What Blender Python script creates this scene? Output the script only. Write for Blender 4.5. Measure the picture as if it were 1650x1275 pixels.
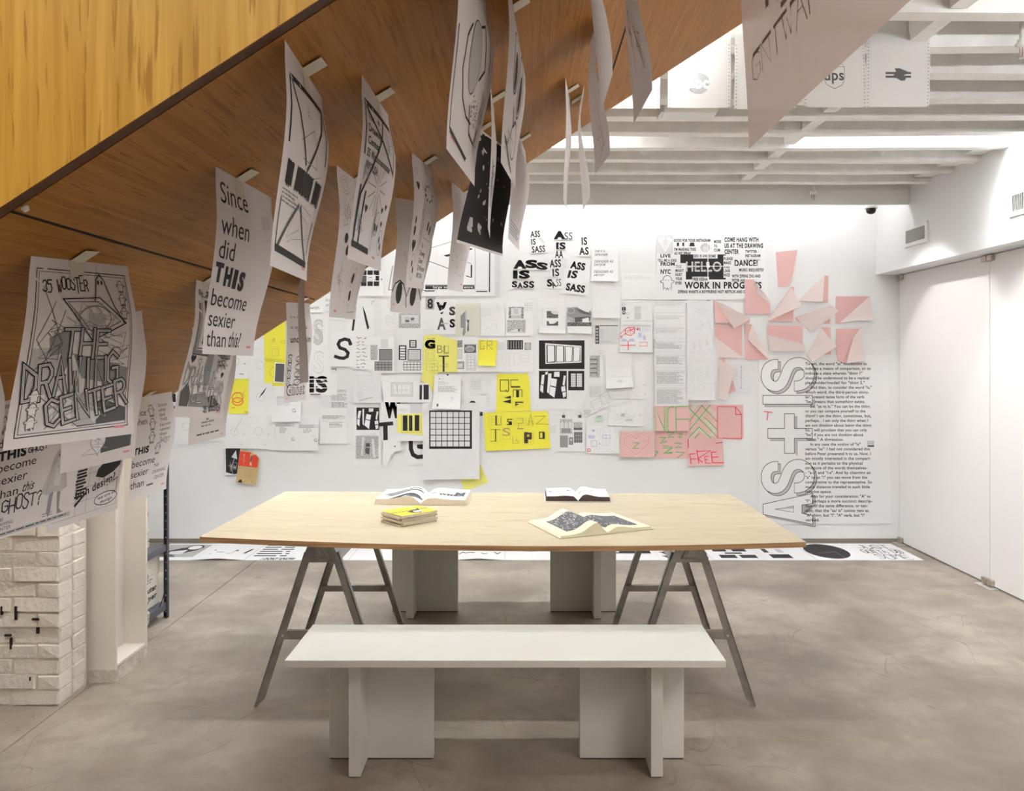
import bpy, bmesh, math, random
from mathutils import Vector, Matrix
for o in list(bpy.data.objects): bpy.data.objects.remove(o)
SC = bpy.context.scene
COL = SC.collection
R = random.Random(7)
# ------------------------------------------------------------------ camera, world, large lights, exposure
F, CX, CY, HC = 1346.0, 841.0, 580.0, 1.48      # focal length and vanishing point in photo pixels, eye height
cd = bpy.data.cameras.new('camera'); cam = bpy.data.objects.new('camera', cd); COL.objects.link(cam)
cam.location = (0, 0, HC); cam.rotation_euler = (math.pi/2, 0, 0)
cd.sensor_width = 36; cd.lens = 36*F/1650; cd.shift_x = -(CX-825)/1650; cd.shift_y = (CY-637.5)/1650
cd.clip_start = .05
SC.camera = cam
wd = bpy.data.worlds.new('world'); SC.world = wd; wd.use_nodes = True
wd.node_tree.nodes['Background'].inputs[0].default_value = (1, 1, 1, 1)
wd.node_tree.nodes['Background'].inputs[1].default_value = .5
SC.view_settings.view_transform = 'Standard'; SC.view_settings.look = 'None'
SC.view_settings.gamma = 1; SC.view_settings.use_curve_mapping = False
SC.view_settings.exposure = 1.84
SKY_POWER, COVE_POWER, LAMP_POWER, FRONT_POWER = 8.0, 6.3, 34.0, 1.9   # radiance of skylights, cove tubes, strip lamps, added lamp above the viewer
def area(name, loc, rot, sx, sy, power, col=(1, .95, .88)):
    l = bpy.data.lights.new(name, 'AREA'); l.shape = 'RECTANGLE'; l.size = sx; l.size_y = sy; l.energy = power; l.color = col
    o = bpy.data.objects.new(name, l); o.location = loc; o.rotation_euler = rot; COL.objects.link(o); return o
# ------------------------------------------------------------------ materials
MATS = {}
def nt(name):
    m = bpy.data.materials.new(name); m.use_nodes = True; MATS[name] = m
    return m, m.node_tree.nodes, m.node_tree.links, m.node_tree.nodes['Principled BSDF']
def plain(name, col, rough=.6, metal=0, bump=0, bscale=80, var=0, vscale=6):
    m, n, l, b = nt(name)
    b.inputs['Base Color'].default_value = (*col, 1); b.inputs['Roughness'].default_value = rough; b.inputs['Metallic'].default_value = metal
    if var or bump:
        tc = n.new('ShaderNodeTexCoord')
    if var:
        z = n.new('ShaderNodeTexNoise'); z.inputs['Scale'].default_value = vscale; z.inputs['Detail'].default_value = 5
        l.new(tc.outputs['Object'], z.inputs['Vector'])
        r = n.new('ShaderNodeValToRGB'); r.color_ramp.elements[0].position = .3; r.color_ramp.elements[1].position = .7
        r.color_ramp.elements[0].color = (*[c*(1-var) for c in col], 1); r.color_ramp.elements[1].color = (*[min(1, c*(1+var*.5)) for c in col], 1)
        l.new(z.outputs['Fac'], r.inputs[0]); l.new(r.outputs[0], b.inputs['Base Color'])
    if bump:
        z = n.new('ShaderNodeTexNoise'); z.inputs['Scale'].default_value = bscale; z.inputs['Detail'].default_value = 4
        l.new(tc.outputs['Object'], z.inputs['Vector'])
        u = n.new('ShaderNodeBump'); u.inputs['Strength'].default_value = bump; u.inputs['Distance'].default_value = .01
        l.new(z.outputs['Fac'], u.inputs['Height']); l.new(u.outputs['Normal'], b.inputs['Normal'])
    return m
def emit(name, col, s):
    m, n, l, b = nt(name); b.inputs['Base Color'].default_value = (*col, 1)
    b.inputs['Emission Color'].default_value = (*col, 1); b.inputs['Emission Strength'].default_value = s; return m
def sheet_mat(name, col, tr=.25, clear=0, crumple=.15):
    m, n, l, b = nt(name); b.inputs['Base Color'].default_value = (*col, 1); b.inputs['Roughness'].default_value = .75
    b.inputs['Specular IOR Level'].default_value = .25
    t = n.new('ShaderNodeBsdfTranslucent'); t.inputs[0].default_value = (*col, 1)
    x = n.new('ShaderNodeMixShader'); x.inputs[0].default_value = tr
    l.new(b.outputs[0], x.inputs[1]); l.new(t.outputs[0], x.inputs[2]); out = x
    if clear:
        tp = n.new('ShaderNodeBsdfTransparent'); y = n.new('ShaderNodeMixShader'); y.inputs[0].default_value = clear
        l.new(x.outputs[0], y.inputs[1]); l.new(tp.outputs[0], y.inputs[2]); out = y
    l.new(out.outputs[0], n['Material Output'].inputs[0])
    if crumple:
        tc = n.new('ShaderNodeTexCoord'); z = n.new('ShaderNodeTexNoise'); z.inputs['Scale'].default_value = 9; z.inputs['Detail'].default_value = 2
        l.new(tc.outputs['Object'], z.inputs['Vector'])
        u = n.new('ShaderNodeBump'); u.inputs['Strength'].default_value = crumple; u.inputs['Distance'].default_value = .02
        l.new(z.outputs['Fac'], u.inputs['Height']); l.new(u.outputs['Normal'], b.inputs['Normal'])
    return m
def wood(name, c0, c1, scale, rough=.45, fleck=None, bump=.05, mid=.5, spec=.2):
    m, n, l, b = nt(name); tc = n.new('ShaderNodeTexCoord')
    def noise(sc, det, dist=0):
        mp = n.new('ShaderNodeMapping'); mp.inputs['Scale'].default_value = sc; l.new(tc.outputs['Object'], mp.inputs[0])
        z = n.new('ShaderNodeTexNoise'); z.inputs['Scale'].default_value = 1; z.inputs['Detail'].default_value = det; z.inputs['Distortion'].default_value = dist
        l.new(mp.outputs[0], z.inputs['Vector']); return z
    a = noise(scale, 6, .6); r = n.new('ShaderNodeValToRGB'); r.color_ramp.elements[0].position = mid-.18; r.color_ramp.elements[1].position = mid+.18
    r.color_ramp.elements[0].color = (*c0, 1); r.color_ramp.elements[1].color = (*c1, 1); l.new(a.outputs['Fac'], r.inputs[0]); out = r.outputs[0]
    if fleck:
        f = noise(fleck[0], 3, .3); rr = n.new('ShaderNodeValToRGB'); rr.color_ramp.elements[0].position = .58; rr.color_ramp.elements[1].position = .66
        rr.color_ramp.elements[0].color = (0, 0, 0, 1); rr.color_ramp.elements[1].color = (1, 1, 1, 1); l.new(f.outputs['Fac'], rr.inputs[0])
        mx = n.new('ShaderNodeMix'); mx.data_type = 'RGBA'; l.new(rr.outputs[0], mx.inputs['Factor']); l.new(out, mx.inputs['A'])
        mx.inputs['B'].default_value = (*fleck[1], 1); out = mx.outputs['Result']
    l.new(out, b.inputs['Base Color']); b.inputs['Roughness'].default_value = rough; b.inputs['Specular IOR Level'].default_value = spec
    u = n.new('ShaderNodeBump'); u.inputs['Strength'].default_value = bump; u.inputs['Distance'].default_value = .002
    l.new(a.outputs['Fac'], u.inputs['Height']); l.new(u.outputs['Normal'], b.inputs['Normal']); return m
def concrete():
    m, n, l, b = nt('concrete_floor'); tc = n.new('ShaderNodeTexCoord')
    def noise(s, d, dist=0, sc=(1, 1, 1)):
        mp = n.new('ShaderNodeMapping'); mp.inputs['Scale'].default_value = sc; l.new(tc.outputs['Object'], mp.inputs[0])
        z = n.new('ShaderNodeTexNoise'); z.inputs['Scale'].default_value = s; z.inputs['Detail'].default_value = d; z.inputs['Distortion'].default_value = dist
        l.new(mp.outputs[0], z.inputs['Vector']); return z.outputs['Fac']
    def ramp(x, p0, p1, c0, c1):
        r = n.new('ShaderNodeValToRGB'); r.color_ramp.elements[0].position = p0; r.color_ramp.elements[1].position = p1
        r.color_ramp.elements[0].color = (*c0, 1); r.color_ramp.elements[1].color = (*c1, 1); l.new(x, r.inputs[0]); return r.outputs[0]
    def mix(fac, a, bb, mode='MIX'):
        x = n.new('ShaderNodeMix'); x.data_type = 'RGBA'; x.blend_type = mode
        if isinstance(fac, float): x.inputs['Factor'].default_value = fac
        else: l.new(fac, x.inputs['Factor'])
        l.new(a, x.inputs['A'])
        if isinstance(bb, tuple): x.inputs['B'].default_value = (*bb, 1)
        else: l.new(bb, x.inputs['B'])
        return x.outputs['Result']
    c = ramp(noise(2.4, 10, .25), .34, .66, (.22, .185, .145), (.41, .36, .29))
    c = mix(ramp(noise(7.5, 9, .5), .45, .70, (0, 0, 0), (.75, .75, .75)), c, (.27, .22, .175))
    c = mix(ramp(noise(14, 8, 1.5, (1, .35, 1)), .56, .72, (0, 0, 0), (.5, .5, .5)), c, (.26, .21, .165))
    c = mix(ramp(noise(.6, 3, 1), .5, .75, (0, 0, 0), (.4, .4, .4)), c, (.30, .225, .18))
    c = mix(ramp(noise(90, 2), .68, .75, (0, 0, 0), (.6, .6, .6)), c, (.2, .16, .12))
    for s, sc, e in ((1.6, (1, .35, 1), .0022), (1.1, (.45, 1, 1), .0018), (3.1, (1, .6, 1), .0016)):   # hairline scratches along noise contours
        f = noise(s, 1.5, 1.2, sc); a = n.new('ShaderNodeMath'); a.operation = 'COMPARE'; a.inputs[1].default_value = .5; a.inputs[2].default_value = e
        l.new(f, a.inputs[0]); k = ramp(noise(2.3, 2), .52, .6, (0, 0, 0), (.55, .55, .55))
        g = n.new('ShaderNodeMath'); g.operation = 'MULTIPLY'; l.new(a.outputs[0], g.inputs[0]); l.new(k, g.inputs[1]); c = mix(g.outputs[0], c, (.2, .15, .11))
    l.new(c, b.inputs['Base Color'])
    rr = n.new('ShaderNodeMapRange'); rr.inputs['To Min'].default_value = .3; rr.inputs['To Max'].default_value = .55; l.new(noise(3, 5), rr.inputs['Value'])
    l.new(rr.outputs[0], b.inputs['Roughness'])
    u = n.new('ShaderNodeBump'); u.inputs['Strength'].default_value = .06; u.inputs['Distance'].default_value = .004; l.new(noise(25, 5), u.inputs['Height'])
    l.new(u.outputs['Normal'], b.inputs['Normal']); return m
def photo_mat(name, dark, light, scale):
    m, n, l, b = nt(name); tc = n.new('ShaderNodeTexCoord'); z = n.new('ShaderNodeTexNoise'); z.inputs['Scale'].default_value = scale
    z.inputs['Detail'].default_value = 3; l.new(tc.outputs['Object'], z.inputs['Vector'])
    r = n.new('ShaderNodeValToRGB'); r.color_ramp.elements[0].position = .38; r.color_ramp.elements[1].position = .62
    r.color_ramp.elements[0].color = (dark,)*3+(1,); r.color_ramp.elements[1].color = (light,)*3+(1,)
    l.new(z.outputs['Fac'], r.inputs[0]); l.new(r.outputs[0], b.inputs['Base Color']); b.inputs['Roughness'].default_value = .7; return m
INK = {'K': (.012, .011, .013), 'D': (.10, .10, .105), 'G': (.30, .30, .31), 'L': (.55, .55, .56), 'V': (.70, .70, .715), 'W': (.86, .86, .865), 'R': (.80, .05, .09), 'P': (.85, .30, .33),
       'N': (.10, .52, .12), 'O': (.85, .22, .05), 'B': (.26, .27, .62), 'C': (.55, .55, .78), 'Y': (.80, .62, .03), 'T': (.62, .46, .20), 'E': (.72, .70, .58), 'X': (.72, .06, .03), 'M': (.42, .34, .12), 'H': (.42, .66, .45), 'Z': (.22, .14, .085)}
for k, c in INK.items(): plain('ink_'+k, c, .7)
photo_mat('ink_Q', .05, .55, 140); photo_mat('ink_S', .28, .62, 120); photo_mat('ink_U', .02, .26, 130)
plain('wall_white', (.82, .822, .825), .65, bump=.02, bscale=60); plain('paint_white', (.79, .775, .75), .55, bump=.06, bscale=40, var=.06, vscale=3)
plain('joist_white', (.90, .88, .855), .6, bump=.12, bscale=30, var=.09, vscale=9); plain('ceiling_board', (.82, .80, .77), .7, var=.1, vscale=4)
plain('door_white', (.82, .80, .79), .45); plain('bench_white', (.75, .745, .70), .38); plain('brick_paint', (.80, .755, .67), .6, bump=.55, bscale=38, var=.05)
plain('column_paint', (.80, .75, .68), .5, bump=.05, bscale=50); plain('mortar', (.72, .67, .58), .8, bump=.5, bscale=60, var=.2)
plain('steel', (.40, .39, .375), .36, .85, bump=.05, bscale=60, var=.25, vscale=20); plain('steel_light', (.70, .69, .66), .35, .5, var=.15)
plain('brass_nickel', (.55, .49, .42), .3, .9); plain('black_metal', (.035, .035, .05), .45, .2); plain('shelf_metal', (.10, .10, .13), .4, .3)
plain('dark_gap', (.012, .008, .006), .9); plain('tape', (.74, .70, .58), .7); plain('plastic_white', (.82, .81, .79), .35); plain('dome_black', (.02, .02, .025), .1)
plain('base_metal', (.34, .32, .29), .4, .7); plain('vent_dark', (.12, .11, .10), .8); plain('chipped_paint', (.62, .56, .48), .8, bump=.9, bscale=55, var=.3, vscale=25)
plain('cover_brown', (.36, .26, .20), .5); plain('page_edge', (.70, .62, .50), .8, var=.12, vscale=200); plain('page_dark', (.07, .045, .04), .7, var=.5, vscale=150)
plain('box_card', (.80, .76, .68), .6); plain('pipe_white', (.76, .73, .70), .5)
plain('glass_lens', (.05, .05, .06), .05)
concrete()
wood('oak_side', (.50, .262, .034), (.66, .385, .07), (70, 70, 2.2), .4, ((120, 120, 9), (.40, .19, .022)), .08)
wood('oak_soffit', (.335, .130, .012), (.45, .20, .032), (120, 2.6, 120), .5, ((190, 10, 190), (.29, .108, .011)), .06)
wood('oak_edge', (.09, .035, .012), (.13, .055, .02), (60, 60, 60), .5)
wood('plywood', (.50, .42, .295), (.555, .475, .345), (1.2, 9, 9), .5, ((5, 26, 26), (.47, .385, .26)), .02)
wood('plywood_edge', (.27, .145, .065), (.50, .31, .16), (3, 3, 160), .7)
sheet_mat('sheet_white', (.86, .86, .865), .06); sheet_mat('sheet_hang', (.87, .845, .86), .14, 0, .1); sheet_mat('sheet_bright', (.84, .83, .82), .45)
sheet_mat('sheet_yellow', (.90, .84, .09), .08); sheet_mat('sheet_pale_yellow', (.90, .86, .24), .08, 0, .5); sheet_mat('sheet_pink', (.86, .55, .525), .15); sheet_mat('sheet_flap', (.90, .79, .765), .3)
sheet_mat('sheet_cream', (.76, .76, .66), .15); sheet_mat('sheet_grey', (.82, .82, .835), .08, 0, .5); sheet_mat('sheet_vellum', (.46, .37, .325), .5, .12, .5)
sheet_mat('sheet_black', (.012, .011, .012), .0); sheet_mat('page_white', (.82, .82, .80), .1); sheet_mat('page_cream', (.80, .77, .58), .1); sheet_mat('sheet_green', (.50, .66, .52), .1)
sheet_mat('sheet_tan', (.60, .44, .22), .1); sheet_mat('sheet_red', (.70, .055, .03), .05)
emit('sky_pane', (.93, .965, 1.0), SKY_POWER); emit('tube_glow', (.95, .97, 1.0), COVE_POWER); emit('lamp_glow', (.95, .98, 1.0), LAMP_POWER); emit('lamp_soft', (.96, .98, 1.0), LAMP_POWER*.75); emit('gallery_soft', (1.0, .94, .88), 3.8); emit('gallery_glow', (1.0, .92, .82), FRONT_POWER)
# ------------------------------------------------------------------ building helpers
def tag(o, label, cat, group=None, kind=None):
    o['label'] = label; o['category'] = cat
    if group: o['group'] = group
    if kind: o['kind'] = kind
    return o
def mk(name, verts, faces, mats, mi=None, parent=None, origin=None, smooth=False):
    """one mesh object; verts in world space; children share the origin of their root thing"""
    root = parent
    while root is not None and root.parent is not None: root = root.parent
    if root is not None: org = root.location.copy()
    elif origin is not None: org = Vector(origin)
    else:
        xs = [v[0] for v in verts]; ys = [v[1] for v in verts]; zs = [v[2] for v in verts]
        org = Vector(((min(xs)+max(xs))/2, (min(ys)+max(ys))/2, min(zs)))
    me = bpy.data.meshes.new(name); me.from_pydata([Vector(v)-org for v in verts], [], faces)
    if isinstance(mats, str): mats = [mats]
    for m in mats: me.materials.append(MATS[m])
    if mi: me.polygons.foreach_set('material_index', mi)
    if smooth: me.polygons.foreach_set('use_smooth', [True]*len(me.polygons))
    me.update()
    o = bpy.data.objects.new(name, me); COL.objects.link(o)
    if parent is not None: o.parent = parent
    else: o.location = org
    return o
def empty(name, loc):
    o = bpy.data.objects.new(name, None); o.location = loc; o.empty_display_size = .1; COL.objects.link(o); return o
class MB:
    def __init__(s): s.v = []; s.f = []; s.m = []
    def add(s, v, f, m=0):
        b = len(s.v); s.v += [tuple(p) for p in v]; s.f += [tuple(i+b for i in q) for q in f]; s.m += [m]*len(f); return s
    def box(s, x0, x1, y0, y1, z0, z1, m=0):
        return s.add([(x0,y0,z0),(x1,y0,z0),(x1,y1,z0),(x0,y1,z0),(x0,y0,z1),(x1,y0,z1),(x1,y1,z1),(x0,y1,z1)],
                     [(0,3,2,1),(4,5,6,7),(0,1,5,4),(1,2,6,5),(2,3,7,6),(3,0,4,7)], m)
    def hexa(s, a, b, m=0):           # two matching quads
        return s.add(list(a)+list(b), [(0,3,2,1),(4,5,6,7),(0,1,5,4),(1,2,6,5),(2,3,7,6),(3,0,4,7)], m)
    def prism(s, poly, d, m=0):       # extrude a polygon of points by vector d
        n = len(poly); d = Vector(d); a = [Vector(p) for p in poly]
        return s.add(a+[p+d for p in a], [tuple(range(n))[::-1], tuple(range(n, 2*n))]+[(i, (i+1) % n, n+(i+1) % n, n+i) for i in range(n)], m)
    def tube(s, a, b, r, n=12, m=0, r2=None):
        a = Vector(a); b = Vector(b); d = (b-a).normalized(); u = d.orthogonal().normalized(); w = d.cross(u); r2 = r if r2 is None else r2
        pa = [a+(u*math.cos(t)+w*math.sin(t))*r for t in [2*math.pi*i/n for i in range(n)]]
        pb = [b+(u*math.cos(t)+w*math.sin(t))*r2 for t in [2*math.pi*i/n for i in range(n)]]
        return s.add(pa+pb, [tuple(range(n))[::-1], tuple(range(n, 2*n))]+[(i, (i+1) % n, n+(i+1) % n, n+i) for i in range(n)], m)
    def lathe(s, c, prof, n=16, m=0):  # prof: (r, z) going up, around vertical axis at c
        b = len(s.v); c = Vector(c)
        for r, z in prof:
            for i in range(n): s.v.append((c.x+r*math.cos(2*math.pi*i/n), c.y+r*math.sin(2*math.pi*i/n), c.z+z))
        for k in range(len(prof)-1):
            for i in range(n):
                s.f.append((b+k*n+i, b+k*n+(i+1) % n, b+(k+1)*n+(i+1) % n, b+(k+1)*n+i)); s.m.append(m)
        s.f.append(tuple(b+i for i in range(n))[::-1]); s.m.append(m); s.f.append(tuple(b+(len(prof)-1)*n+i for i in range(n))); s.m.append(m); return s
    def build(s, name, mats, parent=None, origin=None, bevel=0, smooth=False):
        o = mk(name, s.v, s.f, mats, s.m, parent, origin, smooth)
        if bevel:
            b = o.modifiers.new('bevel', 'BEVEL'); b.width = bevel; b.segments = 2; b.limit_method = 'ANGLE'
        return o
def box(name, mat, x0, x1, y0, y1, z0, z1, parent=None, bevel=0, origin=None):
    return MB().box(x0, x1, y0, y1, z0, z1).build(name, mat, parent, origin, bevel)
def at(px, py, D): return Vector(((px-CX)*D/F, D, HC-(py-CY)*D/F))     # a photo pixel at a real distance D
def copy_tree(o, parent=None):
    c = o.copy(); COL.objects.link(c); c.parent = parent
    for ch in list(o.children): copy_tree(ch, c)
    return c
# ------------------------------------------------------------------ flat print: text, strokes and shapes as thin ink on a sheet
GC = {}
def glyph_raw(body, bold, res):
    c = bpy.data.curves.new('g', 'FONT'); c.body = body; c.size = 1; c.offset = bold; c.resolution_u = res
    o = bpy.data.objects.new('g', c); m = bpy.data.meshes.new_from_object(o)
    v = [(p.co.x, p.co.y) for p in m.vertices]; f = [tuple(p.vertices) for p in m.polygons]
    bpy.data.objects.remove(o); bpy.data.meshes.remove(m); bpy.data.curves.remove(c); return v, f
CAP = .682
def glyph(ch, bold, res):
    k = (ch, bold, res)
    if k not in GC:
        ka = ('adv', ch)
        if ka not in GC:
            GC[ka] = max(x for x, _ in glyph_raw(ch+'I', 0, 1)[0])-max(x for x, _ in glyph_raw('I', 0, 1)[0])
        GC[k] = (*(glyph_raw(ch, bold, res) if ch != ' ' else ([], [])), GC[ka]+bold*1.5)
    return GC[k]
SF = {  # simple stroke capitals on a 4 x 6 grid
 'A': '00-26-40|13-33', 'B': '00-06-36-45-33-03|33-42-30-00', 'C': '45-26-05-01-20-41', 'D': '00-06-25-44-42-20-00', 'E': '46-06-00-40|03-33', 'F': '46-06-00|03-33', 'G': '45-26-05-01-20-41-43-23',
 'H': '00-06|40-46|03-43', 'I': '20-26', 'J': '46-41-20-01', 'K': '00-06|46-03-40', 'L': '06-00-40', 'M': '00-06-23-46-40', 'N': '00-06-40-46', 'O': '10-01-05-16-36-45-41-30-10', 'P': '00-06-36-45-44-33-03',
 'Q': '10-01-05-16-36-45-41-30-10|22-40', 'R': '00-06-36-45-44-33-03|23-40', 'S': '45-36-16-05-14-33-42-30-10-01', 'T': '06-46|26-20', 'U': '06-01-20-41-46', 'V': '06-20-46', 'W': '06-10-24-30-46', 'X': '00-46|06-40',
 'Y': '06-23-46|23-20', 'Z': '06-46-00-40', '3': '05-16-36-45-33-41-30-10-01', '5': '46-06-04-34-42-30-00', '?': '05-26-45-23-22|20-21', '!': '26-22|20-21', '-': '03-43', ' ': '', '1': '14-26-20'}
class Ink:
    def __init__(s): s.v = []; s.f = []; s.m = []; s.k = []; s.layer = 0; s.cols = []
    def ci(s, c):
        if c not in s.cols: s.cols.append(c)
        return s.cols.index(c)
    def poly(s, pts, c):
        b = len(s.v); s.v += [(p[0], p[1], s.layer) for p in pts]; s.f.append(tuple(range(b, b+len(pts)))); s.m.append(s.ci(c))
    def line(s, pts, w, c, cap=.5):
        """a ribbon with mitred joints (no overlapping faces)"""
        P = [pts[0]]
        for p in pts[1:]:
            if math.hypot(p[0]-P[-1][0], p[1]-P[-1][1]) > 1e-6: P.append(p)
        n = len(P)
        if n < 2: return
        closed = n > 3 and math.hypot(P[0][0]-P[-1][0], P[0][1]-P[-1][1]) < 1e-6
        if closed: P = P[:-1]; n -= 1
        D = []
        for i in range(n if closed else n-1):
            dx, dy = P[(i+1) % n][0]-P[i][0], P[(i+1) % n][1]-P[i][1]; L = math.hypot(dx, dy); D.append((dx/L, dy/L))
        base = len(s.v); h = w/2
        for i, (x, y) in enumerate(P):
            if not closed and i in (0, n-1):
                d = D[0] if i == 0 else D[-1]; e = -h*2*cap if i == 0 else h*2*cap; x += d[0]*e; y += d[1]*e; mx, my = -d[1]*h, d[0]*h
            else:
                a, b = D[i-1], D[i % len(D)]; nx, ny = -a[1]-b[1], a[0]+b[0]; q = math.hypot(nx, ny)
                if q < .35: nx, ny, q = -a[1], a[0], 1; k = h
                else: k = min(h/max(.3, q/2), h*2.2)
                mx, my = nx/q*k, ny/q*k
            s.v += [(x+mx, y+my, s.layer), (x-mx, y-my, s.layer)]
        ci = s.ci(c)
        for i in range(n if closed else n-1):
            j = (i+1) % n; s.f.append((base+2*i, base+2*j, base+2*j+1, base+2*i+1)); s.m.append(ci)
    def text(s, t, x0, x1, yb, h, c, bold=0, rot=0, res=3, shear=0):
        res = max(res, 3)
        if bold > .045:                      # very heavy faces: overlay shifted copies
            d = (bold-.03)*h*.9
            for a, b in ((-d, -d*.5), (d, -d*.5), (-d, d*.5), (d, d*.5), (0, 0)): s.text(t, x0+a, (x1+a if x1 is not None else None), yb+b, h, c, .035, rot, res, shear)
            return
        x = 0; V = []; FF = []
        for ch in t:
            gv, gf, ad = glyph(ch, bold, res); b = len(V)
            V += [(px+x, py) for px, py in gv]; FF += [tuple(i+b for i in q) for q in gf]; x += ad
        if not V: return
        k = h/CAP; mn = min(p[0] for p in V); mxx = max(p[0] for p in V); xs = (x1-x0)/(mxx-mn) if x1 is not None else k
        ca, sa = math.cos(math.radians(rot)), math.sin(math.radians(rot)); b = len(s.v)
        for px, py in V:
            X = (px-mn)*xs+shear*py*k; Y = -py*k
            s.v.append((x0+X*ca+Y*sa, yb-X*sa+Y*ca, s.layer))
        s.f += [tuple(i+b for i in q) for q in FF]; s.m += [s.ci(c)]*len(FF)
    def strokes(s, t, x0, x1, yb, h, w, c, jit=0, rot=0):
        n = len(t); cw = (x1-x0)/n; rr = random.Random(t); ca, sa = math.cos(math.radians(rot)), math.sin(math.radians(rot))
        for i, ch in enumerate(t):
            jy = rr.uniform(-jit, jit)*h; jh = 1+rr.uniform(-jit, jit)
            for st in SF.get(ch, '00-40').split('|'):
                if not st: continue
                pts = []
                for q in st.split('-'):
                    X = i*cw+cw*(.1+.8*int(q[0])/4); Y = -(int(q[1])/6*h*jh)+jy
                    pts.append((x0+X*ca+Y*sa, yb-X*sa+Y*ca))
                s.line(pts, w, c)
    def run(s, ops):
        done = []; n0 = None; first = len(s.v)
        for k, op in enumerate(list(ops)+[None]):
            if n0 is not None and len(s.v) > n0:                 # raise this op above every earlier one it overlaps
                xs = [v[0] for v in s.v[n0:]]; ys = [v[1] for v in s.v[n0:]]; B = (min(xs), min(ys), max(xs), max(ys)); L = 0
                for A, la in done:
                    if B[0] < A[2] and A[0] < B[2] and B[1] < A[3] and A[1] < B[3]: L = max(L, la+1)
                L = min(L, 30); done.append((B, L)); s.v[n0:] = [(v[0], v[1], L) for v in s.v[n0:]]
            if op is None: break
            n0 = len(s.v); s.layer = 0; o = op[0]; a = op[1:]
            if o == 'r': x0, y0, x1, y1, c = a; s.poly([(x0, y0), (x1, y0), (x1, y1), (x0, y1)], c)
            elif o == 'p': s.poly(a[1], a[0])
            elif o == 'l': s.line(a[2], a[0], a[1])
            elif o == 'L':                                                              # thick stroke with round joints
                w, c, p = a; q = []
                for i in range(len(p)-1):                                               # smooth the path
                    p0, p1, p2, p3 = p[max(i-1, 0)], p[i], p[i+1], p[min(i+2, len(p)-1)]
                    for t in (0, .25, .5, .75): q.append(tuple(.5*(2*p1[k]+(p2[k]-p0[k])*t+(2*p0[k]-5*p1[k]+4*p2[k]-p3[k])*t*t+(3*p1[k]-p0[k]-3*p2[k]+p3[k])*t**3) for k in (0, 1)))
                s.line(q+[p[-1]], w, c, 0)
            elif o == 'o': s.line(list(a[2])+[a[2][0]], a[0], a[1])                     # closed outline
            elif o == 'b': x0, y0, x1, y1, w, c = a; s.line([(x0, y0), (x1, y0), (x1, y1), (x0, y1), (x0, y0)], w, c)
            elif o == 'c':                                                              # disc or ring (cx, cy, rx, ry, col, width)
                cx, cy, rx, ry, c = a[:5]; pts = [(cx+rx*math.cos(t*math.pi/12), cy+ry*math.sin(t*math.pi/12)) for t in range(24)]
                if len(a) > 5: s.line(pts+[pts[0]], a[5], c)
                else: s.poly(pts, c)
            elif o == 't': s.text(*a)
            elif o == 'k': s.strokes(*a)
            elif o == 'g':
                x0, y0, x1, y1, nx, ny, w, c = a
                for i in range(nx+1): s.line([(x0+(x1-x0)*i/nx, y0), (x0+(x1-x0)*i/nx, y1)], w, c)
                for j in range(ny+1): s.line([(x0, y0+(y1-y0)*j/ny), (x1, y0+(y1-y0)*j/ny)], w, c)
            elif o == 's':                                                              # rows of unreadably small type
                x0, y0, x1, y1, n, c = a; rr = random.Random(int(x0*7+y0*13+x1)); p = (y1-y0)/n
                for j in range(n):
                    x = x0; e = x1-rr.random()*.35*(x1-x0)
                    while x < e:
                        w = min(e-x, p*rr.uniform(1, 4)); s.poly([(x, y0+j*p+p*.2), (x+w, y0+j*p+p*.2), (x+w, y0+j*p+p*.62), (x, y0+j*p+p*.62)], c); x += w+p*.55
            elif o == 'w':                                                              # wandering pen line through a box
                x0, y0, x1, y1, n, w, c = a; rr = random.Random(int(x0*3+y1*5+n)); pts = [(x0+(x1-x0)*rr.random(), y0+(y1-y0)*rr.random()) for _ in range(n)]; s.line(pts, w, c)
            elif o == 'i':                                                              # handwriting: little zigzags along rows
                x0, y0, x1, y1, n, w, c = a; rr = random.Random(int(x0+y0*3)); p = (y1-y0)/n
                for j in range(n):
                    x = x0; yy = y0+(j+.6)*p; e = x1-rr.random()*.3*(x1-x0)
                    while x < e:
                        m = rr.randint(3, 7); q = []
                        for _ in range(m): q.append((x, yy+rr.uniform(-.3, .2)*p)); x += p*.22
                        s.line(q, w, c); x += p*.4
            elif o == 'ghost':
                cx, cy, h, w, c = a[:5]; q = h/100
                body = [(-28,50),(-30,0),(-46,-2),(-47,-12),(-30,-16)]+[(30*math.cos(t), -18-32*math.sin(t)) for t in [math.pi-i*math.pi/8 for i in range(9)]]+[(30,-16),(47,-12),(46,-2),(30,0),(28,50),(17,36),(9,50),(0,36),(-9,50),(-17,36)]
                pts = [(cx+x*q, cy+y*q) for x, y in body]; s.poly(pts, 'W') if len(a) < 6 else None; s.line(pts+[pts[0]], w, c)
                for x in (-11, 11): s.line([(cx+(x-5)*q, cy-16*q), (cx+(x+5)*q, cy-19*q)], w*.8, c)
            elif o == 'heart':
                cx, cy, h, c = a[:4]; pts = []
                for i in range(24):
                    t = 2*math.pi*i/24; pts.append((cx+.031*h*16*math.sin(t)**3, cy-.031*h*(13*math.cos(t)-5*math.cos(2*t)-2*math.cos(3*t)-math.cos(4*t))))
                if len(a) > 4: s.line(pts+[pts[0]], a[4], c)
                else: s.poly(pts, c)
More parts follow.
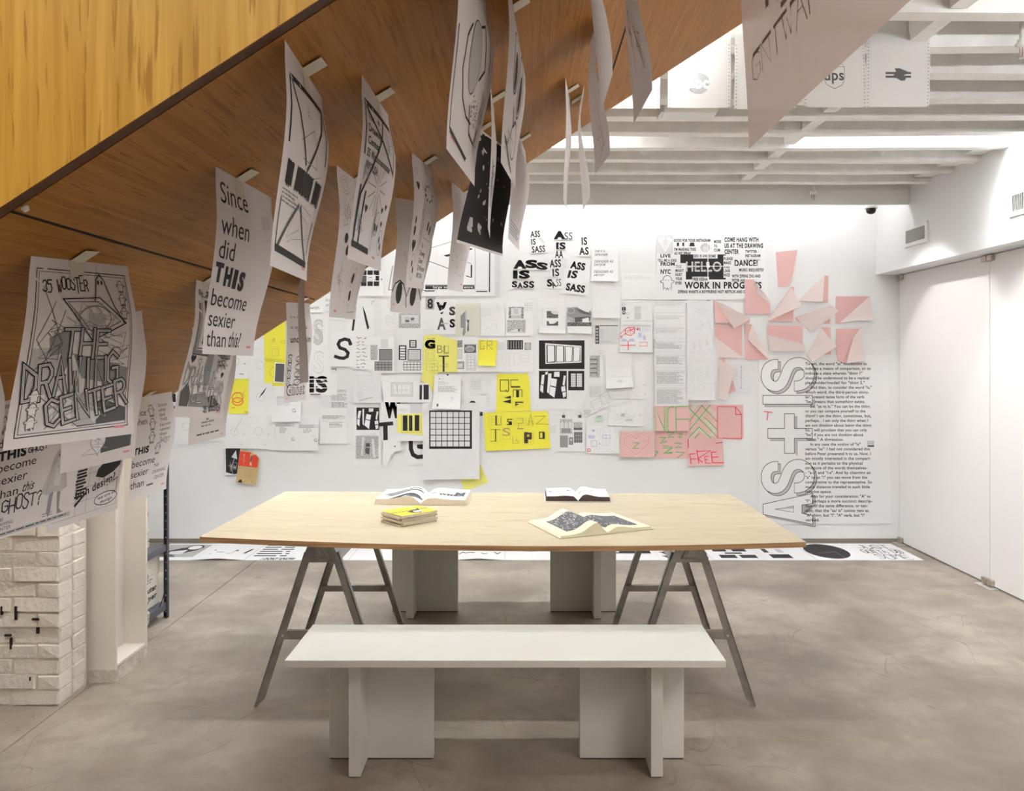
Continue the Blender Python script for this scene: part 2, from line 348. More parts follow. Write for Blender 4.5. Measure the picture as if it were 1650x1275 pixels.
    def cut(s, xs, ys, mapf, base=.0004, pitch=.0001):
        """slice along the sheet's own facets, then lay on the sheet: mapf(x, y, lift) -> point"""
        bm = bmesh.new(); lay = bm.verts.layers.float.new('k')
        vs = []
        for x, y, k in s.v:
            v = bm.verts.new((x, y, 0)); v[lay] = k; vs.append(v)
        for q, m in zip(s.f, s.m):
            try: f = bm.faces.new([vs[i] for i in q]); f.material_index = m
            except ValueError: pass
        big = [f for f in bm.faces if len(f.verts) > 4]
        if big: bmesh.ops.triangulate(bm, faces=big)
        for x in xs: bmesh.ops.bisect_plane(bm, geom=bm.verts[:]+bm.edges[:]+bm.faces[:], plane_co=(x, 0, 0), plane_no=(1, 0, 0), dist=1e-7)
        for y in ys: bmesh.ops.bisect_plane(bm, geom=bm.verts[:]+bm.edges[:]+bm.faces[:], plane_co=(0, y, 0), plane_no=(0, 1, 0), dist=1e-7)
        bm.verts.index_update()
        V = [mapf(v.co.x, v.co.y, base+pitch*v[lay]) for v in bm.verts]; Fc = [tuple(v.index for v in f.verts) for f in bm.faces]; M = [f.material_index for f in bm.faces]
        bm.free(); return V, Fc, M
# ------------------------------------------------------------------ the room
DW, XD, XH, ZJ, ZB, XL, YF = 6.78, 3.06, 2.87, 2.73, 2.95, -3.2, -3.2    # back wall, doors, header face, joist underside, boards, far side wall, wall behind the viewer
fl = tag(box('floor', 'dark_gap', XL, XD+.3, YF, DW+.1, -.08, -.012), 'grey-brown polished concrete floor with a sawn joint and fine scratches', 'floor', kind='structure')
for x0, x1 in ((XL, -1.9625), (-1.9585, XD+.3)):
    box('slab', 'concrete_floor', x0, x1, YF, DW+.1, -.012, 0, fl)
cr = [(-1.75, 3.62), (-1.5, 3.6), (-1.28, 3.55), (-1.1, 3.52), (-.95, 3.55), (-.7, 3.47), (-.45, 3.40), (-.2, 3.35), (.1, 3.33), (.35, 3.30), (.62, 3.26), (.8, 3.29), (1.0, 3.25), (1.3, 3.27), (1.7, 3.22)]
k = MB(); q = Ink()
pp = [(x+R.uniform(-.01, .01), y+R.uniform(-.008, .008)) for a, b in zip(cr, cr[1:]) for x, y in [(a[0]+(b[0]-a[0])*t/4, a[1]+(b[1]-a[1])*t/4) for t in range(4)]]
q.line(pp, .0028, 'K'); mk('crack', [(x, y, .0006) for x, y, _ in q.v], q.f, 'ink_M', None, fl)
tag(box('wall_back', 'wall_white', XL, XD+.3, DW, DW+.1, 0, 3.1), 'white wall at the far end covered with pinned sheets', 'wall', kind='structure')
tag(box('wall_left', 'wall_white', XL-.1, XL, YF, DW, 0, 3.1), 'white side wall behind the brick pier', 'wall', kind='structure')
tag(box('wall_front', 'wall_white', XL, XD+.3, YF-.1, YF, 0, 3.1), 'white wall behind the viewer', 'wall', kind='structure')
tag(box('wall_right', 'wall_white', XH, XD+.3, YF, DW, 2.17, 3.1), 'white bulkhead wall above the tall pivot doors with air grilles', 'wall', kind='structure')
tag(box('baseboard_back', 'base_metal', XL, XD, DW-.012, DW, 0, .03), 'low grey metal strip along the foot of the back wall', 'baseboard', kind='structure')
DY = [6.775, 5.463, 4.06, 2.65, 1.25, -.15, -1.6, YF]
for i in range(len(DY)-1):
    d = tag(box('door_%d' % (i+1), 'door_white', XD, XD+.05, DY[i+1]+.003, DY[i]-.003, .012, 2.165), ['tall white flush pivot door panel meeting the papered wall', 'tall white flush pivot door panel on the viewer\'s side of the hinge'][min(i, 1)] if i < 2 else 'tall white pivot door panel beside the viewer %s' % 'abcdefg'[i], 'door', kind='structure')
    d['label'] = ['tall white flush pivot door meeting the papered back wall', 'tall white flush pivot door cut by the picture edge', 'third white pivot door from the back wall', 'fourth white pivot door from the back wall', 'fifth white pivot door from the back wall', 'sixth white pivot door from the back wall', 'white pivot door nearest the wall behind the viewer'][i]
    if i < 2:
        y = DY[i] - (.02 if i == 0 else 0)
        for z0, z1 in ((.012, .05), (2.125, 2.165)):
            h = MB()
            for a in ((-.06, -.005), (.005, .06)) if i else ((-.06, -.005),):
                h.box(XD-.028, XD, y+a[0], y+a[1], z0, z1)
            hg = h.build('hinge', 'brass_nickel', d, bevel=.005)
            if z0 < .1: box('floor_plate', 'steel_light', XD-.06, XD, y-.10, y+.08, .0005, .004, hg)
# ceiling: joists, boards with skylight wells, bridging, fascia with lit cove behind
JY = [5.90-.317*i for i in range(29)]
ce = empty('ceiling', (0, 0, ZB)); tag(ce, 'exposed white-painted timber joists under boards with skylight wells', 'ceiling', kind='structure')
sky = {3: [(1.64, XH), (-2.9, .38)], 4: [], 11: [(-2.5, -.9)]}
m = MB(); edges = [DW]+[(a+b)/2 for a, b in zip(JY, JY[1:])]+[YF]
wn = 0
for i, y in enumerate(JY[:-1]):
    y1, y0 = (y, JY[i+1])
    xs = sorted(sky.get(i, [])); x = XL
    for a, b in xs:
        if a > x: m.box(x, a, y0, y1, ZB, ZB+.03)
        x = b; wn += 1
        p = tag(box('window_%d' % wn, 'sky_pane', a, b, y0, y1, ZB+.10, ZB+.11), ['bright skylight pane between two joists above the table', 'bright skylight pane between joists beside the bulkhead wall', 'skylight pane over the stair'][wn-1], 'skylight', kind='structure')
        for c, d2 in ((a-.02, a), (b, b+.02)): box('well_lining', 'paint_white', c, d2, y0, y1, ZB+.001, ZB+.1, p)
        for c, d2 in ((y0-.02, y0), (y1, y1+.02)): box('well_lining', 'paint_white', a, b, c, d2, ZB+.001, ZB+.1, p)
    if y0 < 2.5 and y1 > .95:                       # open stairwell
        m.box(max(x, XL), -.75, y0, y1, ZB, ZB+.03); x = 1.62
    if x < XH: m.box(x, XH, y0, y1, ZB, ZB+.03)
m.box(XL, XH, JY[0], DW, ZB, ZB+.03); m.box(XL, XH, YF, JY[-1], ZB, ZB+.03); m.build('board', 'ceiling_board', ce)
for i, y in enumerate(JY):
    w = R.uniform(.036, .046); lo = -.012 if i == 6 else 0
    for xa, xb in ([(XL, -.75), (1.62, XH)] if .93 < y < 2.52 else [(XL, XH)]):
        j = MB(); n = 10; xs = [xa+(xb-xa)*k/n for k in range(n+1)]; dz = [R.uniform(-.006, .005) for _ in xs]
        for a in range(n):
            j.hexa([(xs[a], y-w, ZJ+dz[a]+lo), (xs[a+1], y-w, ZJ+dz[a+1]+lo), (xs[a+1], y+w, ZJ+dz[a+1]+lo), (xs[a], y+w, ZJ+dz[a]+lo)],
                   [(xs[a], y-w, ZB), (xs[a+1], y-w, ZB), (xs[a+1], y+w, ZB), (xs[a], y+w, ZB)])
        j.build('joist', 'joist_white', ce)
    if 0 < i < 12 and y > 2.5: box('bridging_block', 'joist_white', 1.535, 1.60, y+.05, JY[i-1]-.05, ZJ+.012, ZB-.02, ce)
    if 0 < i < 4: box('blocking', 'joist_white', XH-.12, XH, y+.05, JY[i-1]-.05, ZJ+.03, ZB-.01, ce)
sw = MB(); yA, yB = JY[16], JY[10]
for q in ((-.78, -.75, yA, yB, ZB+.031, 4.6), (1.62, 1.65, yA, yB, ZB+.031, 4.6), (-.78, 1.65, yA-.03, yA, ZB+.031, 4.6), (-.78, 1.65, yB, yB+.03, ZB+.031, 4.6), (-.78, 1.65, yA, yB, 4.6, 4.63)): sw.box(*q)
sw.build('stairwell_lining', 'wall_white', ce)
tag(box('trim_1', 'paint_white', XL, XH-.006, 6.18, 6.205, 2.63, ZB), 'flat white fascia board hiding the lit cove along the back wall', 'fascia', kind='structure')
cv = empty('cove_light', (0, 6.36, 2.86)); tag(cv, 'linear lamp tucked behind the fascia washing the back wall', 'lamp')
for i in range(4):
    x0 = -3.1+i*1.49; box('lamp_housing', 'plastic_white', x0, x0+1.42, 6.33, 6.39, 2.89, 2.93, cv); MB().tube((x0+.04, 6.36, 2.87), (x0+1.38, 6.36, 2.87), .014, 10).build('lamp_tube', 'tube_glow', cv)
def strip_lamp(x0, x1, y, z, label, mat, w=.035):
    t = empty('strip_lamp', ((x0+x1)/2, y, z)); tag(t, label, 'lamp')
    box('lamp_housing', 'plastic_white', x0, x1, y-w, y+w, z, z+.03, t); MB().tube((x0+.03, y, z-.035), (x1-.03, y, z-.035), .013, 12).build('lamp_tube', mat, t)
    for x in (x0+.01, x1-.03): box('lamp_socket', 'plastic_white', x, x+.02, y-.018, y+.018, z-.055, z, t)
    for x in (x0+.1, x1-.1): MB().tube((x, y, z+.03), (x, y, ZB), .004, 8).build('hanger', 'steel_light', t)
    return t
strip_lamp(-1.7, .66, 3.17, 2.83, 'strip lamp hidden above the stair lighting the perforated sheets', 'lamp_glow', .04)
def spot(x, y, tx, ty, tz_, power, label, ang=62, z=2.84):
    t = empty('track_spotlight', (x, y, z)); tag(t, label, 'spotlight'); d = (Vector((tx, ty, tz_))-Vector((x, y, z))).normalized(); p = Vector((x, y, z))
    MB().tube((x, y, z), (x, y, ZB), .008, 8).build('stem', 'plastic_white', t); MB().tube(p-d*.05, p+d*.03, .028, 16).build('can', 'plastic_white', t)
    l = bpy.data.lights.new('lamp', 'SPOT'); l.energy = power; l.spot_size = math.radians(ang); l.spot_blend = .35; l.shadow_soft_size = .03; l.color = (1, .985, .97)
    o = bpy.data.objects.new('lamp', l); COL.objects.link(o); o.parent = t; o.location = d*.045; o.rotation_euler = d.to_track_quat('-Z', 'Y').to_euler()
SPOT = 17
strip_lamp(1.62, 2.75, 2.28, 2.62, 'strip lamp beyond the stair, farther from the soffit edge', 'lamp_soft', .02)  # lamp added out of view to brighten the joists and perforated sheets
spot(1.95, 5.74, 3.06, 5.9, 1.0, SPOT, 'track spotlight between joists aimed at the far pivot door'); spot(1.95, 4.47, 3.06, 4.7, 1.0, SPOT, 'track spotlight between joists aimed at the nearer pivot door'); spot(1.95, 3.52, 3.06, 3.6, 1.0, SPOT, 'track spotlight between joists aimed at the third pivot door')
for x, lb in ((-2.2, 'nearest the side wall'), (-.75, 'second from the side wall'), (.75, 'third from the side wall'), (2.2, 'nearest the doors')): spot(x, 5.10, x, DW, .7, 4.4, 'wall-washing track spotlight '+lb, 76, 2.77)  # hidden spotlights added to brighten the lower part of the back wall
# slim switched-off fixture fixed under a joist
t = empty('ceiling_fixture', (.83, 4.16, 2.70)); tag(t, 'slim pale fixture fixed between two joists', 'fixture')
MB().hexa([(.70,4.12,2.70),(.965,4.12,2.70),(.965,4.24,2.70),(.70,4.24,2.70)], [(.69,4.11,2.735),(.975,4.11,2.735),(.975,4.25,2.735),(.69,4.25,2.735)]).build('diffuser', 'plastic_white', t, bevel=.006)
box('mount_plate', 'steel_light', .685, .70, 4.11, 4.25, 2.70, 2.75, t)
# unseen broad lamps added to light the stair side and the hanging prints
for i, (x, y) in enumerate(((-.75, -.1), (2.1, .75))):
    t = empty('gallery_lamp', (x, y, 2.5)); tag(t, ['broad lamp over the gallery behind the viewer, stair end', 'broad lamp beside the viewer near the doors'][i], 'lamp')
    box('lamp_housing', 'plastic_white', x-.55, x+.55, y-.55, y+.55, 2.51, 2.55, t); box('diffuser', ('gallery_glow', 'gallery_soft')[i], x-.53, x+.53, y-.53, y+.53, 2.50, 2.51, t)
    for a in (-.4, .4): MB().tube((x+a, y, 2.55), (x+a, y, ZB), .005, 8).build('hanger', 'steel_light', t)
# sprinklers, dome camera, pipe, air grilles
def sprinkler(x, y, z, label):
    t = empty('sprinkler_head', (x, y, z)); tag(t, label, 'sprinkler')
    MB().tube((x, y, ZB), (x, y, z-.09), .013, 12).build('pipe', 'pipe_white', t)
    MB().lathe((x, y, z-.115), [(.018, 0), (.026, .008), (.026, .016), (.019, .02), (.019, .03)], 14).build('escutcheon', 'plastic_white', t)
    b = MB(); b.tube((x-.012, y, z-.117), (x-.009, y, z-.15), .003, 6); b.tube((x+.012, y, z-.117), (x+.009, y, z-.15), .003, 6); b.tube((x, y, z-.117), (x, y, z-.15), .003, 6)
    b.build('frame_arms', 'cover_brown', t); MB().lathe((x, y, z-.156), [(.015, 0), (.015, .004), (.004, .006)], 12).build('deflector', 'steel', t)
sprinkler(2.12, 6.08, 2.80, 'white sprinkler head hanging in front of the fascia'); sprinkler(1.93, 3.22, 2.80, 'sprinkler head among the joists at the picture edge')
t = empty('dome_camera', (2.62, 6.25, 2.63)); tag(t, 'small dome security camera under the fascia corner', 'camera')
MB().lathe((2.62, 6.27, 2.615), [(.046, 0), (.048, .01), (.046, .03)], 20).build('housing', 'plastic_white', t); MB().lathe((2.62, 6.27, 2.573), [(.01, 0), (.024, .006), (.034, .018), (.038, .042)], 20).build('dome', 'dome_black', t, smooth=True)
t = empty('duct_pipe', (2.4, 3.78, 2.86)); tag(t, 'short fat white pipe running between joists', 'pipe')
MB().tube((2.28, 3.80, 2.855), (XH, 3.80, 2.855), .055, 18).build('pipe_body', 'pipe_white', t, smooth=True); MB().tube((2.262, 3.80, 2.855), (2.28, 3.80, 2.855), .062, 18).build('collar', 'black_metal', t)
def grille(y0, y1, label):
    t = empty('air_grille', (XH, (y0+y1)/2, 2.315)); tag(t, label, 'air vent'); z0, z1 = 2.315, 2.465; b = MB(); e = .028
    for a in ((y0, y1, z0, z0+e), (y0, y1, z1-e, z1), (y0, y0+e, z0+e, z1-e), (y1-e, y1, z0+e, z1-e)): b.box(XH-.012, XH-.0005, *a)
    b.build('frame', 'plastic_white', t); box('backing', 'vent_dark', XH-.002, XH-.0004, y0+e, y1-e, z0+e, z1-e, t)
    n = 16
    for i in range(n):
        y = y0+e+(y1-y0-2*e)*(i+.5)/n; MB().hexa([(XH-.011, y-.002, z0+e), (XH-.011, y+.001, z0+e), (XH-.002, y+.005, z0+e), (XH-.002, y+.002, z0+e)], [(XH-.011, y-.002, z1-e), (XH-.011, y+.001, z1-e), (XH-.002, y+.005, z1-e), (XH-.002, y+.002, z1-e)]).build('slat', 'plastic_white', t)
    for y in (y0+.014, y1-.014): MB().tube((XH-.0135, y, 2.39), (XH-.011, y, 2.39), .004, 8).build('screw', 'steel_light', t)
grille(5.90, 6.25, 'white air grille nearest the back wall'); grille(4.56, 4.91, 'white air grille cut by the picture edge')
# ------------------------------------------------------------------ painted brick pier, steel column
pier = tag(box('brick_pier', 'mortar', -2.75, -1.9815, 3.5745, 3.80, 0, 1.62), 'white-painted old brick pier standing beside the steel column', 'brick pier', kind='structure')
def brick_mesh(lx, seed):
    rr = random.Random(seed); ly, lz = .1, .058; bm = bmesh.new(); bmesh.ops.create_cube(bm, size=1)
    bmesh.ops.bevel(bm, geom=bm.edges[:], offset=.045, segments=1, affect='EDGES', profile=.5)
    for v in bm.verts: v.co = Vector((v.co.x*lx+rr.uniform(-.003, .003), v.co.y*ly+rr.uniform(-.004, .004), v.co.z*lz+rr.uniform(-.003, .003)))
    me = bpy.data.meshes.new('brick'); bm.to_mesh(me); bm.free(); me.materials.append(MATS['brick_paint']); return me
BL = [brick_mesh(.198, s) for s in range(4)]; BS = [brick_mesh(.092, s) for s in range(10, 13)]; BSD = [brick_mesh(.105, s) for s in range(20, 23)]
def lay(me, x, y, z, rot):
    o = bpy.data.objects.new('brick', me); COL.objects.link(o); o.parent = pier; o.location = Vector((x, y, z))-pier.location; o.rotation_euler = (R.uniform(-.015, .015), R.uniform(-.012, .012), rot+R.uniform(-.012, .012))
CH = .0655
for c in range(24):
    z = .036+c*CH; x = -1.978; n = 0
    first = R.choice(BS) if c % 2 else R.choice(BL)
    while x > -2.72:
        me = first if n == 0 else R.choice(BL); L = .092 if me in BS else .198
        lay(me, x-L/2, 3.57+.05+R.uniform(-.004, .004), z+R.uniform(-.003, .003), 0); x -= L+.008; n += 1
    y = 3.675
    for q_ in range(1): lay(R.choice(BSD), -1.978-.05+R.uniform(-.003, .004), 3.675+.055, z+R.uniform(-.003, .003), math.pi/2)
for px, py, w, h in ((26, 988, 4, 22), (58, 998, 12, 3), (61, 1016, 4, 10), (18, 1037, 3, 18), (13, 1024, 10, 3), (49, 1094, 2, 6), (3, 984, 3, 14)):
    p = at(px, py, 3.57); k_ = 3.57/F; box('joint_hole', 'dark_gap', p.x-w*k_/2, p.x+w*k_/2, 3.5655, 3.60, p.z-h*k_/2, p.z+h*k_/2, pier)
rear = tag(MB().box(-2.75, -2.0, 4.19, 4.44, 0, 2.73).build('brick_pier_rear', 'brick_paint'), 'rough white brick edge behind the steel column', 'brick pier', kind='structure')
b = MB()
for i in range(40):
    z = .02+i*.034; s = R.uniform(.012, .03); b.lathe((-2.002+R.uniform(-.012, .004), 4.425+R.uniform(-.01, .012), z), [(s*.4, -s), (s, -s*.3), (s, s*.4), (s*.5, s)], 7)
b.build('plaster_crust', 'chipped_paint', rear)
cl = empty('steel_column', (-1.97, 4.0, 0)); tag(cl, 'white-painted steel I-section column on a concrete footing', 'column', kind='structure')
box('flange', 'column_paint', -2.10, -1.868, 3.84, 3.856, .03, 2.73, cl); box('flange', 'column_paint', -2.10, -1.868, 4.15, 4.166, .03, 2.73, cl); box('web', 'column_paint', -1.99, -1.974, 3.856, 4.15, .03, 2.73, cl)
for z in (.62, 1.1): MB().tube((-1.974, 3.95, z), (-1.955, 3.95, z), .018, 6).build('bolt', 'column_paint', cl); MB().tube((-1.974, 3.95, z), (-1.966, 3.95, z), .026, 14).build('washer', 'column_paint', cl)
MB().hexa([(-2.11,3.825,0),(-1.862,3.83,0),(-1.858,4.18,0),(-2.11,4.18,0)], [(-2.105,3.838,.055),(-1.866,3.838,.055),(-1.866,4.168,.06),(-2.105,4.168,.06)]).build('footing', 'chipped_paint', cl)
box('footing_top', 'column_paint', -2.1, -1.87, 3.857, 4.149, .0605, .072, cl)
# ------------------------------------------------------------------ dark steel shelving with a paper carton
sh = empty('shelving_unit', (-2.3, 4.65, 0)); tag(sh, 'dark perforated-angle steel shelving unit behind the column', 'shelving')
for x, y, sx, sy in ((-2.032, 4.81, -1, -1), (-2.032, 4.46, -1, 1), (-2.85, 4.81, 1, -1), (-2.85, 4.46, 1, 1)):
    b = MB(); b.box(min(x, x+sx*.03), max(x, x+sx*.03), min(y, y+sy*.003), max(y, y+sy*.003), 0, 1.72); b.box(min(x, x+sx*.003), max(x, x+sx*.003), min(y, y+sy*.03), max(y, y+sy*.03), 0, 1.72)
    po = b.build('post', 'black_metal', sh)
    if y > 4.7 and x > -2.5:
        for i in range(36):
            z = .03+i*.0475; MB().tube((x-.016, y-.0042, z), (x-.016, y-.0032, z), .004, 8).build('hole', 'plastic_white', po)  # white discs stand in for the brightness showing through the post's perforations
for z in (.085, .42, .80, 1.18, 1.56):
    s = box('shelf', 'shelf_metal', -2.845, -2.037, 4.465, 4.804, z-.004, z, sh); b = MB()
    b.box(-2.846, -2.036, 4.4635, 4.465, z-.035, z); b.box(-2.846, -2.036, 4.804, 4.8055, z-.035, z); b.box(-2.037, -2.0355, 4.465, 4.804, z-.035, z); b.box(-2.8465, -2.845, 4.465, 4.804, z-.035, z); b.build('rim', 'shelf_metal', s)
MB().hexa([(-2.044,4.80,.16),(-2.040,4.80,.16),(-2.040,4.80,.19),(-2.044,4.80,.19)], [(-2.044,4.70,.086),(-2.040,4.70,.086),(-2.040,4.72,.086),(-2.044,4.72,.086)]).build('brace', 'black_metal', sh)
bx = empty('paper_carton', (-2.25, 4.6, .086)); tag(bx, 'cream carton of computer paper on the lowest shelf', 'carton')
box('carton_body', 'box_card', -2.43, -2.085, 4.475, 4.79, .0865, .30, bx, bevel=.003); box('lid', 'box_card', -2.436, -2.079, 4.47, 4.795, .265, .375, bx, bevel=.004)
q = Ink(); q.run([('t', 'computer', 4.50, 4.765, 0, .03, 'K', .03), ('t', 'paper', 4.58, 4.765, .045, .03, 'K', .03), ('s', 4.62, -.075, 4.72, -.05, 2, 'D')])
V, Fc, M = q.cut([], [], lambda x, y, k: (-2.085+.0006+k, x, .175-y)); mk('print', V, Fc, ['ink_'+c for c in q.cols], M, bx)
# ------------------------------------------------------------------ oak staircase rising across the view
SL = .652; Z0 = HC+.578                        # soffit plane: z = Z0 + SL * x
def sz(x): return Z0+SL*x
Y1, Y2, XA, XB = .981, 2.5, -2.9, 1.55
st = empty('staircase', (-2.9, 1.7, 0)); tag(st, 'oak-veneered staircase rising across the view with a smooth panelled soffit', 'staircase')
def slab(y0, y1, x0, x1, lo, hi): return [(x0, y0, sz(x0)+lo), (x1, y0, sz(x1)+lo), (x1, y1, sz(x1)+lo), (x0, y1, sz(x0)+lo)], [(x0, y0, sz(x0)+hi), (x1, y0, sz(x1)+hi), (x1, y1, sz(x1)+hi), (x0, y1, sz(x0)+hi)]
zlo = 0.0
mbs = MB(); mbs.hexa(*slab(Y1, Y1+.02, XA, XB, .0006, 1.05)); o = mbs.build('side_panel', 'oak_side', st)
MB().hexa(*slab(Y1+.0005, Y1+.0195, XA, XB, -.0006, .0004)).build('panel_edge', 'oak_edge', st)
MB().hexa(*slab(Y2-.02, Y2, XA, XB, .0, 1.05)).build('side_panel', 'oak_side', st)
MB().hexa(*slab(Y1+.021, Y2-.021, XA, XB, .02, .03)).build('backing', 'dark_gap', st)
MB().hexa(*slab(Y1+.0202, Y1+.0233, XA, XB, .0008, .003)).build('shadow_gap', 'dark_gap', st)
seams = [-2.9, -2.29, -1.452, -.614, .227, 1.068, 1.55]
for a, b in zip(seams, seams[1:]):
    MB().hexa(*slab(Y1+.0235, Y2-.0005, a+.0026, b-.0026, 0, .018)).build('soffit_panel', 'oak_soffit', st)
    if b < 1.5: MB().hexa(*slab(Y1+.0235, Y2-.0005, b-.0025, b+.0025, .0012, .003)).build('shadow_gap', 'dark_gap', st)
for i in range(17):
    x0 = -2.9+i*.26; z = sz(x0)+.16; MB().box(x0, x0+.29, Y1+.021, Y2-.021, z+.11, z+.15).build('tread', 'oak_side', st)
    MB().box(x0, x0+.02, Y1+.021, Y2-.021, z-.05, z+.11).build('riser', 'oak_side', st)
def on_soffit(px, py):
    u, v = px-CX, CY-py; D = .578*F/(v-SL*u); return Vector((u*D/F, D, HC+v*D/F))
for px, py in ((40, 335),):
    p = on_soffit(px, py); n = Vector((SL, 0, -1)).normalized(); MB().tube(p-n*.002, p+n*.004, .006, 12, 0, .0035).build('screw_cap', 'plastic_white', st)
# ------------------------------------------------------------------ table, trestles, benches
TX0, TX1, TY0, TY1 = -1.297, 1.143, 3.36, 4.58
def tz(x, y):
    s = (x-TX0)/(TX1-TX0); d = (y-TY0)/(TY1-TY0); lin = (.768*(1-s)+.747*s)*(1-d)+(.759*(1-s)+.745*s)*d
    return lin-.026*(1-d)**1.3*(1-(2*s-1)**2)
tb = empty('plywood_tabletop', (-.08, 3.97, .72)); tag(tb, 'large pale plywood tabletop with sagging front edge resting on steel trestles', 'tabletop')
nx, ny = 32, 10; V = []; Fc = []; M = []
for k_, dz in ((0, 0), (1, -.021)):
    for j in range(ny+1):
        for i in range(nx+1):
            x = TX0+(TX1-TX0)*i/nx; y = TY0+(TY1-TY0)*j/ny; V.append((x, y, tz(x, y)+dz))
W1 = nx+1; NB = W1*(ny+1)
for j in range(ny):
    for i in range(nx):
        a = j*W1+i; Fc.append((a, a+1, a+W1+1, a+W1)); M.append(0); Fc.append((a+NB, a+W1+NB, a+W1+1+NB, a+1+NB)); M.append(0)
rim = [(i, i+1) for i in range(nx)]+[(ny*W1+i+1, ny*W1+i) for i in range(nx)]+[((j+1)*W1, j*W1) for j in range(ny)]+[(j*W1+nx, (j+1)*W1+nx) for j in range(ny)]
Ve, Fe = [], []
for a, b in rim: Fc.append((a, a+NB, b+NB, b)); M.append(1)
mk('board', V, Fc, ['plywood', 'plywood_edge'], M, tb, smooth=False)
def trestle(xc, label):
    t = empty('trestle', (xc, 3.93, 0)); tag(t, label, 'trestle', 'trestles under the plywood table')
    ya, yb, zt = 3.55, 4.32, .716
    def hw(z): return .068+.325*(.623-z)
    b = MB(); zb = .62
    b.add([(xc-hw(zt)-.006, ya, zt), (xc+hw(zt)+.006, ya, zt), (xc+hw(zb)+.008, ya, zb), (xc-hw(zb)-.008, ya, zb)]+[(xc-hw(zt)-.006, yb, zt), (xc+hw(zt)+.006, yb, zt), (xc+hw(zb)+.008, yb, zb), (xc-hw(zb)-.008, yb, zb)],
          [(0, 1, 5, 4), (1, 2, 6, 5), (3, 0, 4, 7)]); b.build('beam', 'steel_light', t)
    for y, s in ((ya, -1), (yb, 1)):
        p = MB().prism([(xc-hw(zt)-.008, y, zt), (xc+hw(zt)+.008, y, zt), (xc+hw(zb)+.012, y, zb), (xc-hw(zb)-.012, y, zb)], (0, s*.006, 0)).build('end_plate', 'steel', t)
        for r_, d in ((.047, .010), (.024, .015)):
            cz = .662; tri = lambda q, yy: [(xc-q*.85, yy, cz-q*.55), (xc+q*.85, yy, cz-q*.55), (xc, yy, cz+q*.95)]
            A = tri(r_, y+s*.006); B = tri(r_*.78, y+s*d); MB().add(A+B, [(0, 1, 4, 3), (1, 2, 5, 4), (2, 0, 3, 5), (3, 4, 5)]).build('embossed_triangle', 'steel', p)
        for e in (-1, 1): MB().tube((xc+e*(hw(.64)+.002), y+s*.007, .634), (xc+e*(hw(.64)+.002), y+s*.011, .634), .006, 8).build('bolt', 'steel', p)
        fy = y-s*.012
        for e in (-1, 1):
            top, bot, w = .66, .035, .017
            def P(z, off, yy): return (xc+e*(hw(z)-off), yy, z)
            y2 = fy-s*.03
            L = MB()
            L.hexa([P(bot, -w, fy), P(bot, w, fy), P(bot, w, fy-s*.003), P(bot, -w, fy-s*.003)], [P(top, -w, fy), P(top, w, fy), P(top, w, fy-s*.003), P(top, -w, fy-s*.003)])
            L.hexa([P(bot, -w, fy), P(bot, -w+.003, fy), P(bot, -w+.003, y2), P(bot, -w, y2)], [P(top, -w, fy), P(top, -w+.003, fy), P(top, -w+.003, y2), P(top, -w, y2)])
            L.hexa([P(0, -w, fy), P(0, -w+.009, fy), P(0, -w+.009, fy-s*.01), P(0, -w, fy-s*.01)], [P(bot, -w, fy), P(bot, w, fy), P(bot, w, fy-s*.012), P(bot, -w, fy-s*.012)])
            lg = L.build('leg', 'steel', t)
        z = .304; c = MB(); x = hw(z)+.004
        c.box(xc-x, xc+x, min(fy-s*.004, fy-s*.006), max(fy-s*.004, fy-s*.006), z-.018, z+.018); c.box(xc-x, xc+x, min(fy-s*.006, fy-s*.03), max(fy-s*.006, fy-s*.03), z+.016, z+.018)
        cb = c.build('crossbar', 'steel', t)
        for e in (-1, 1): MB().tube((xc+e*(x-.01), fy+s*.003, z), (xc+e*(x-.01), fy-s*.001, z), .005, 8).build('rivet', 'steel_light', cb)
trestle(-.855, 'galvanised steel sawhorse trestle at the table end nearest the brick pier'); trestle(.712, 'galvanised steel sawhorse trestle at the table end nearest the doors')
def bench(xc, y0, label):
    t = empty('bench', (xc, y0+.195, 0)); tag(t, label, 'bench', 'matching white benches')
    box('seat', 'bench_white', xc-.756, xc+.756, y0, y0+.39, .425, .45, t, bevel=.0015)
    for e in (-1, 1):
        xm = xc+e*.4645
        lg = box('leg_panel', 'bench_white', xm-.193, xm+.193, y0+.235, y0+.275, .004, .4245, t, bevel=.001)
        xf = xc+e*.535
        box('leg_fin', 'bench_white', xf-.021, xf+.021, y0+.095, y0+.2345, .004, .4245, t, bevel=.001); box('leg_fin', 'bench_white', xf-.021, xf+.021, y0+.2755, y0+.36, .004, .4245, t, bevel=.001)
        box('foot_strip', 'dark_gap', xm-.19, xm+.19, y0+.237, y0+.273, 0, .004, lg)
bench(-.057, 2.86, 'white slab bench in front of the table'); bench(-.105, 4.67, 'white slab bench behind the table')
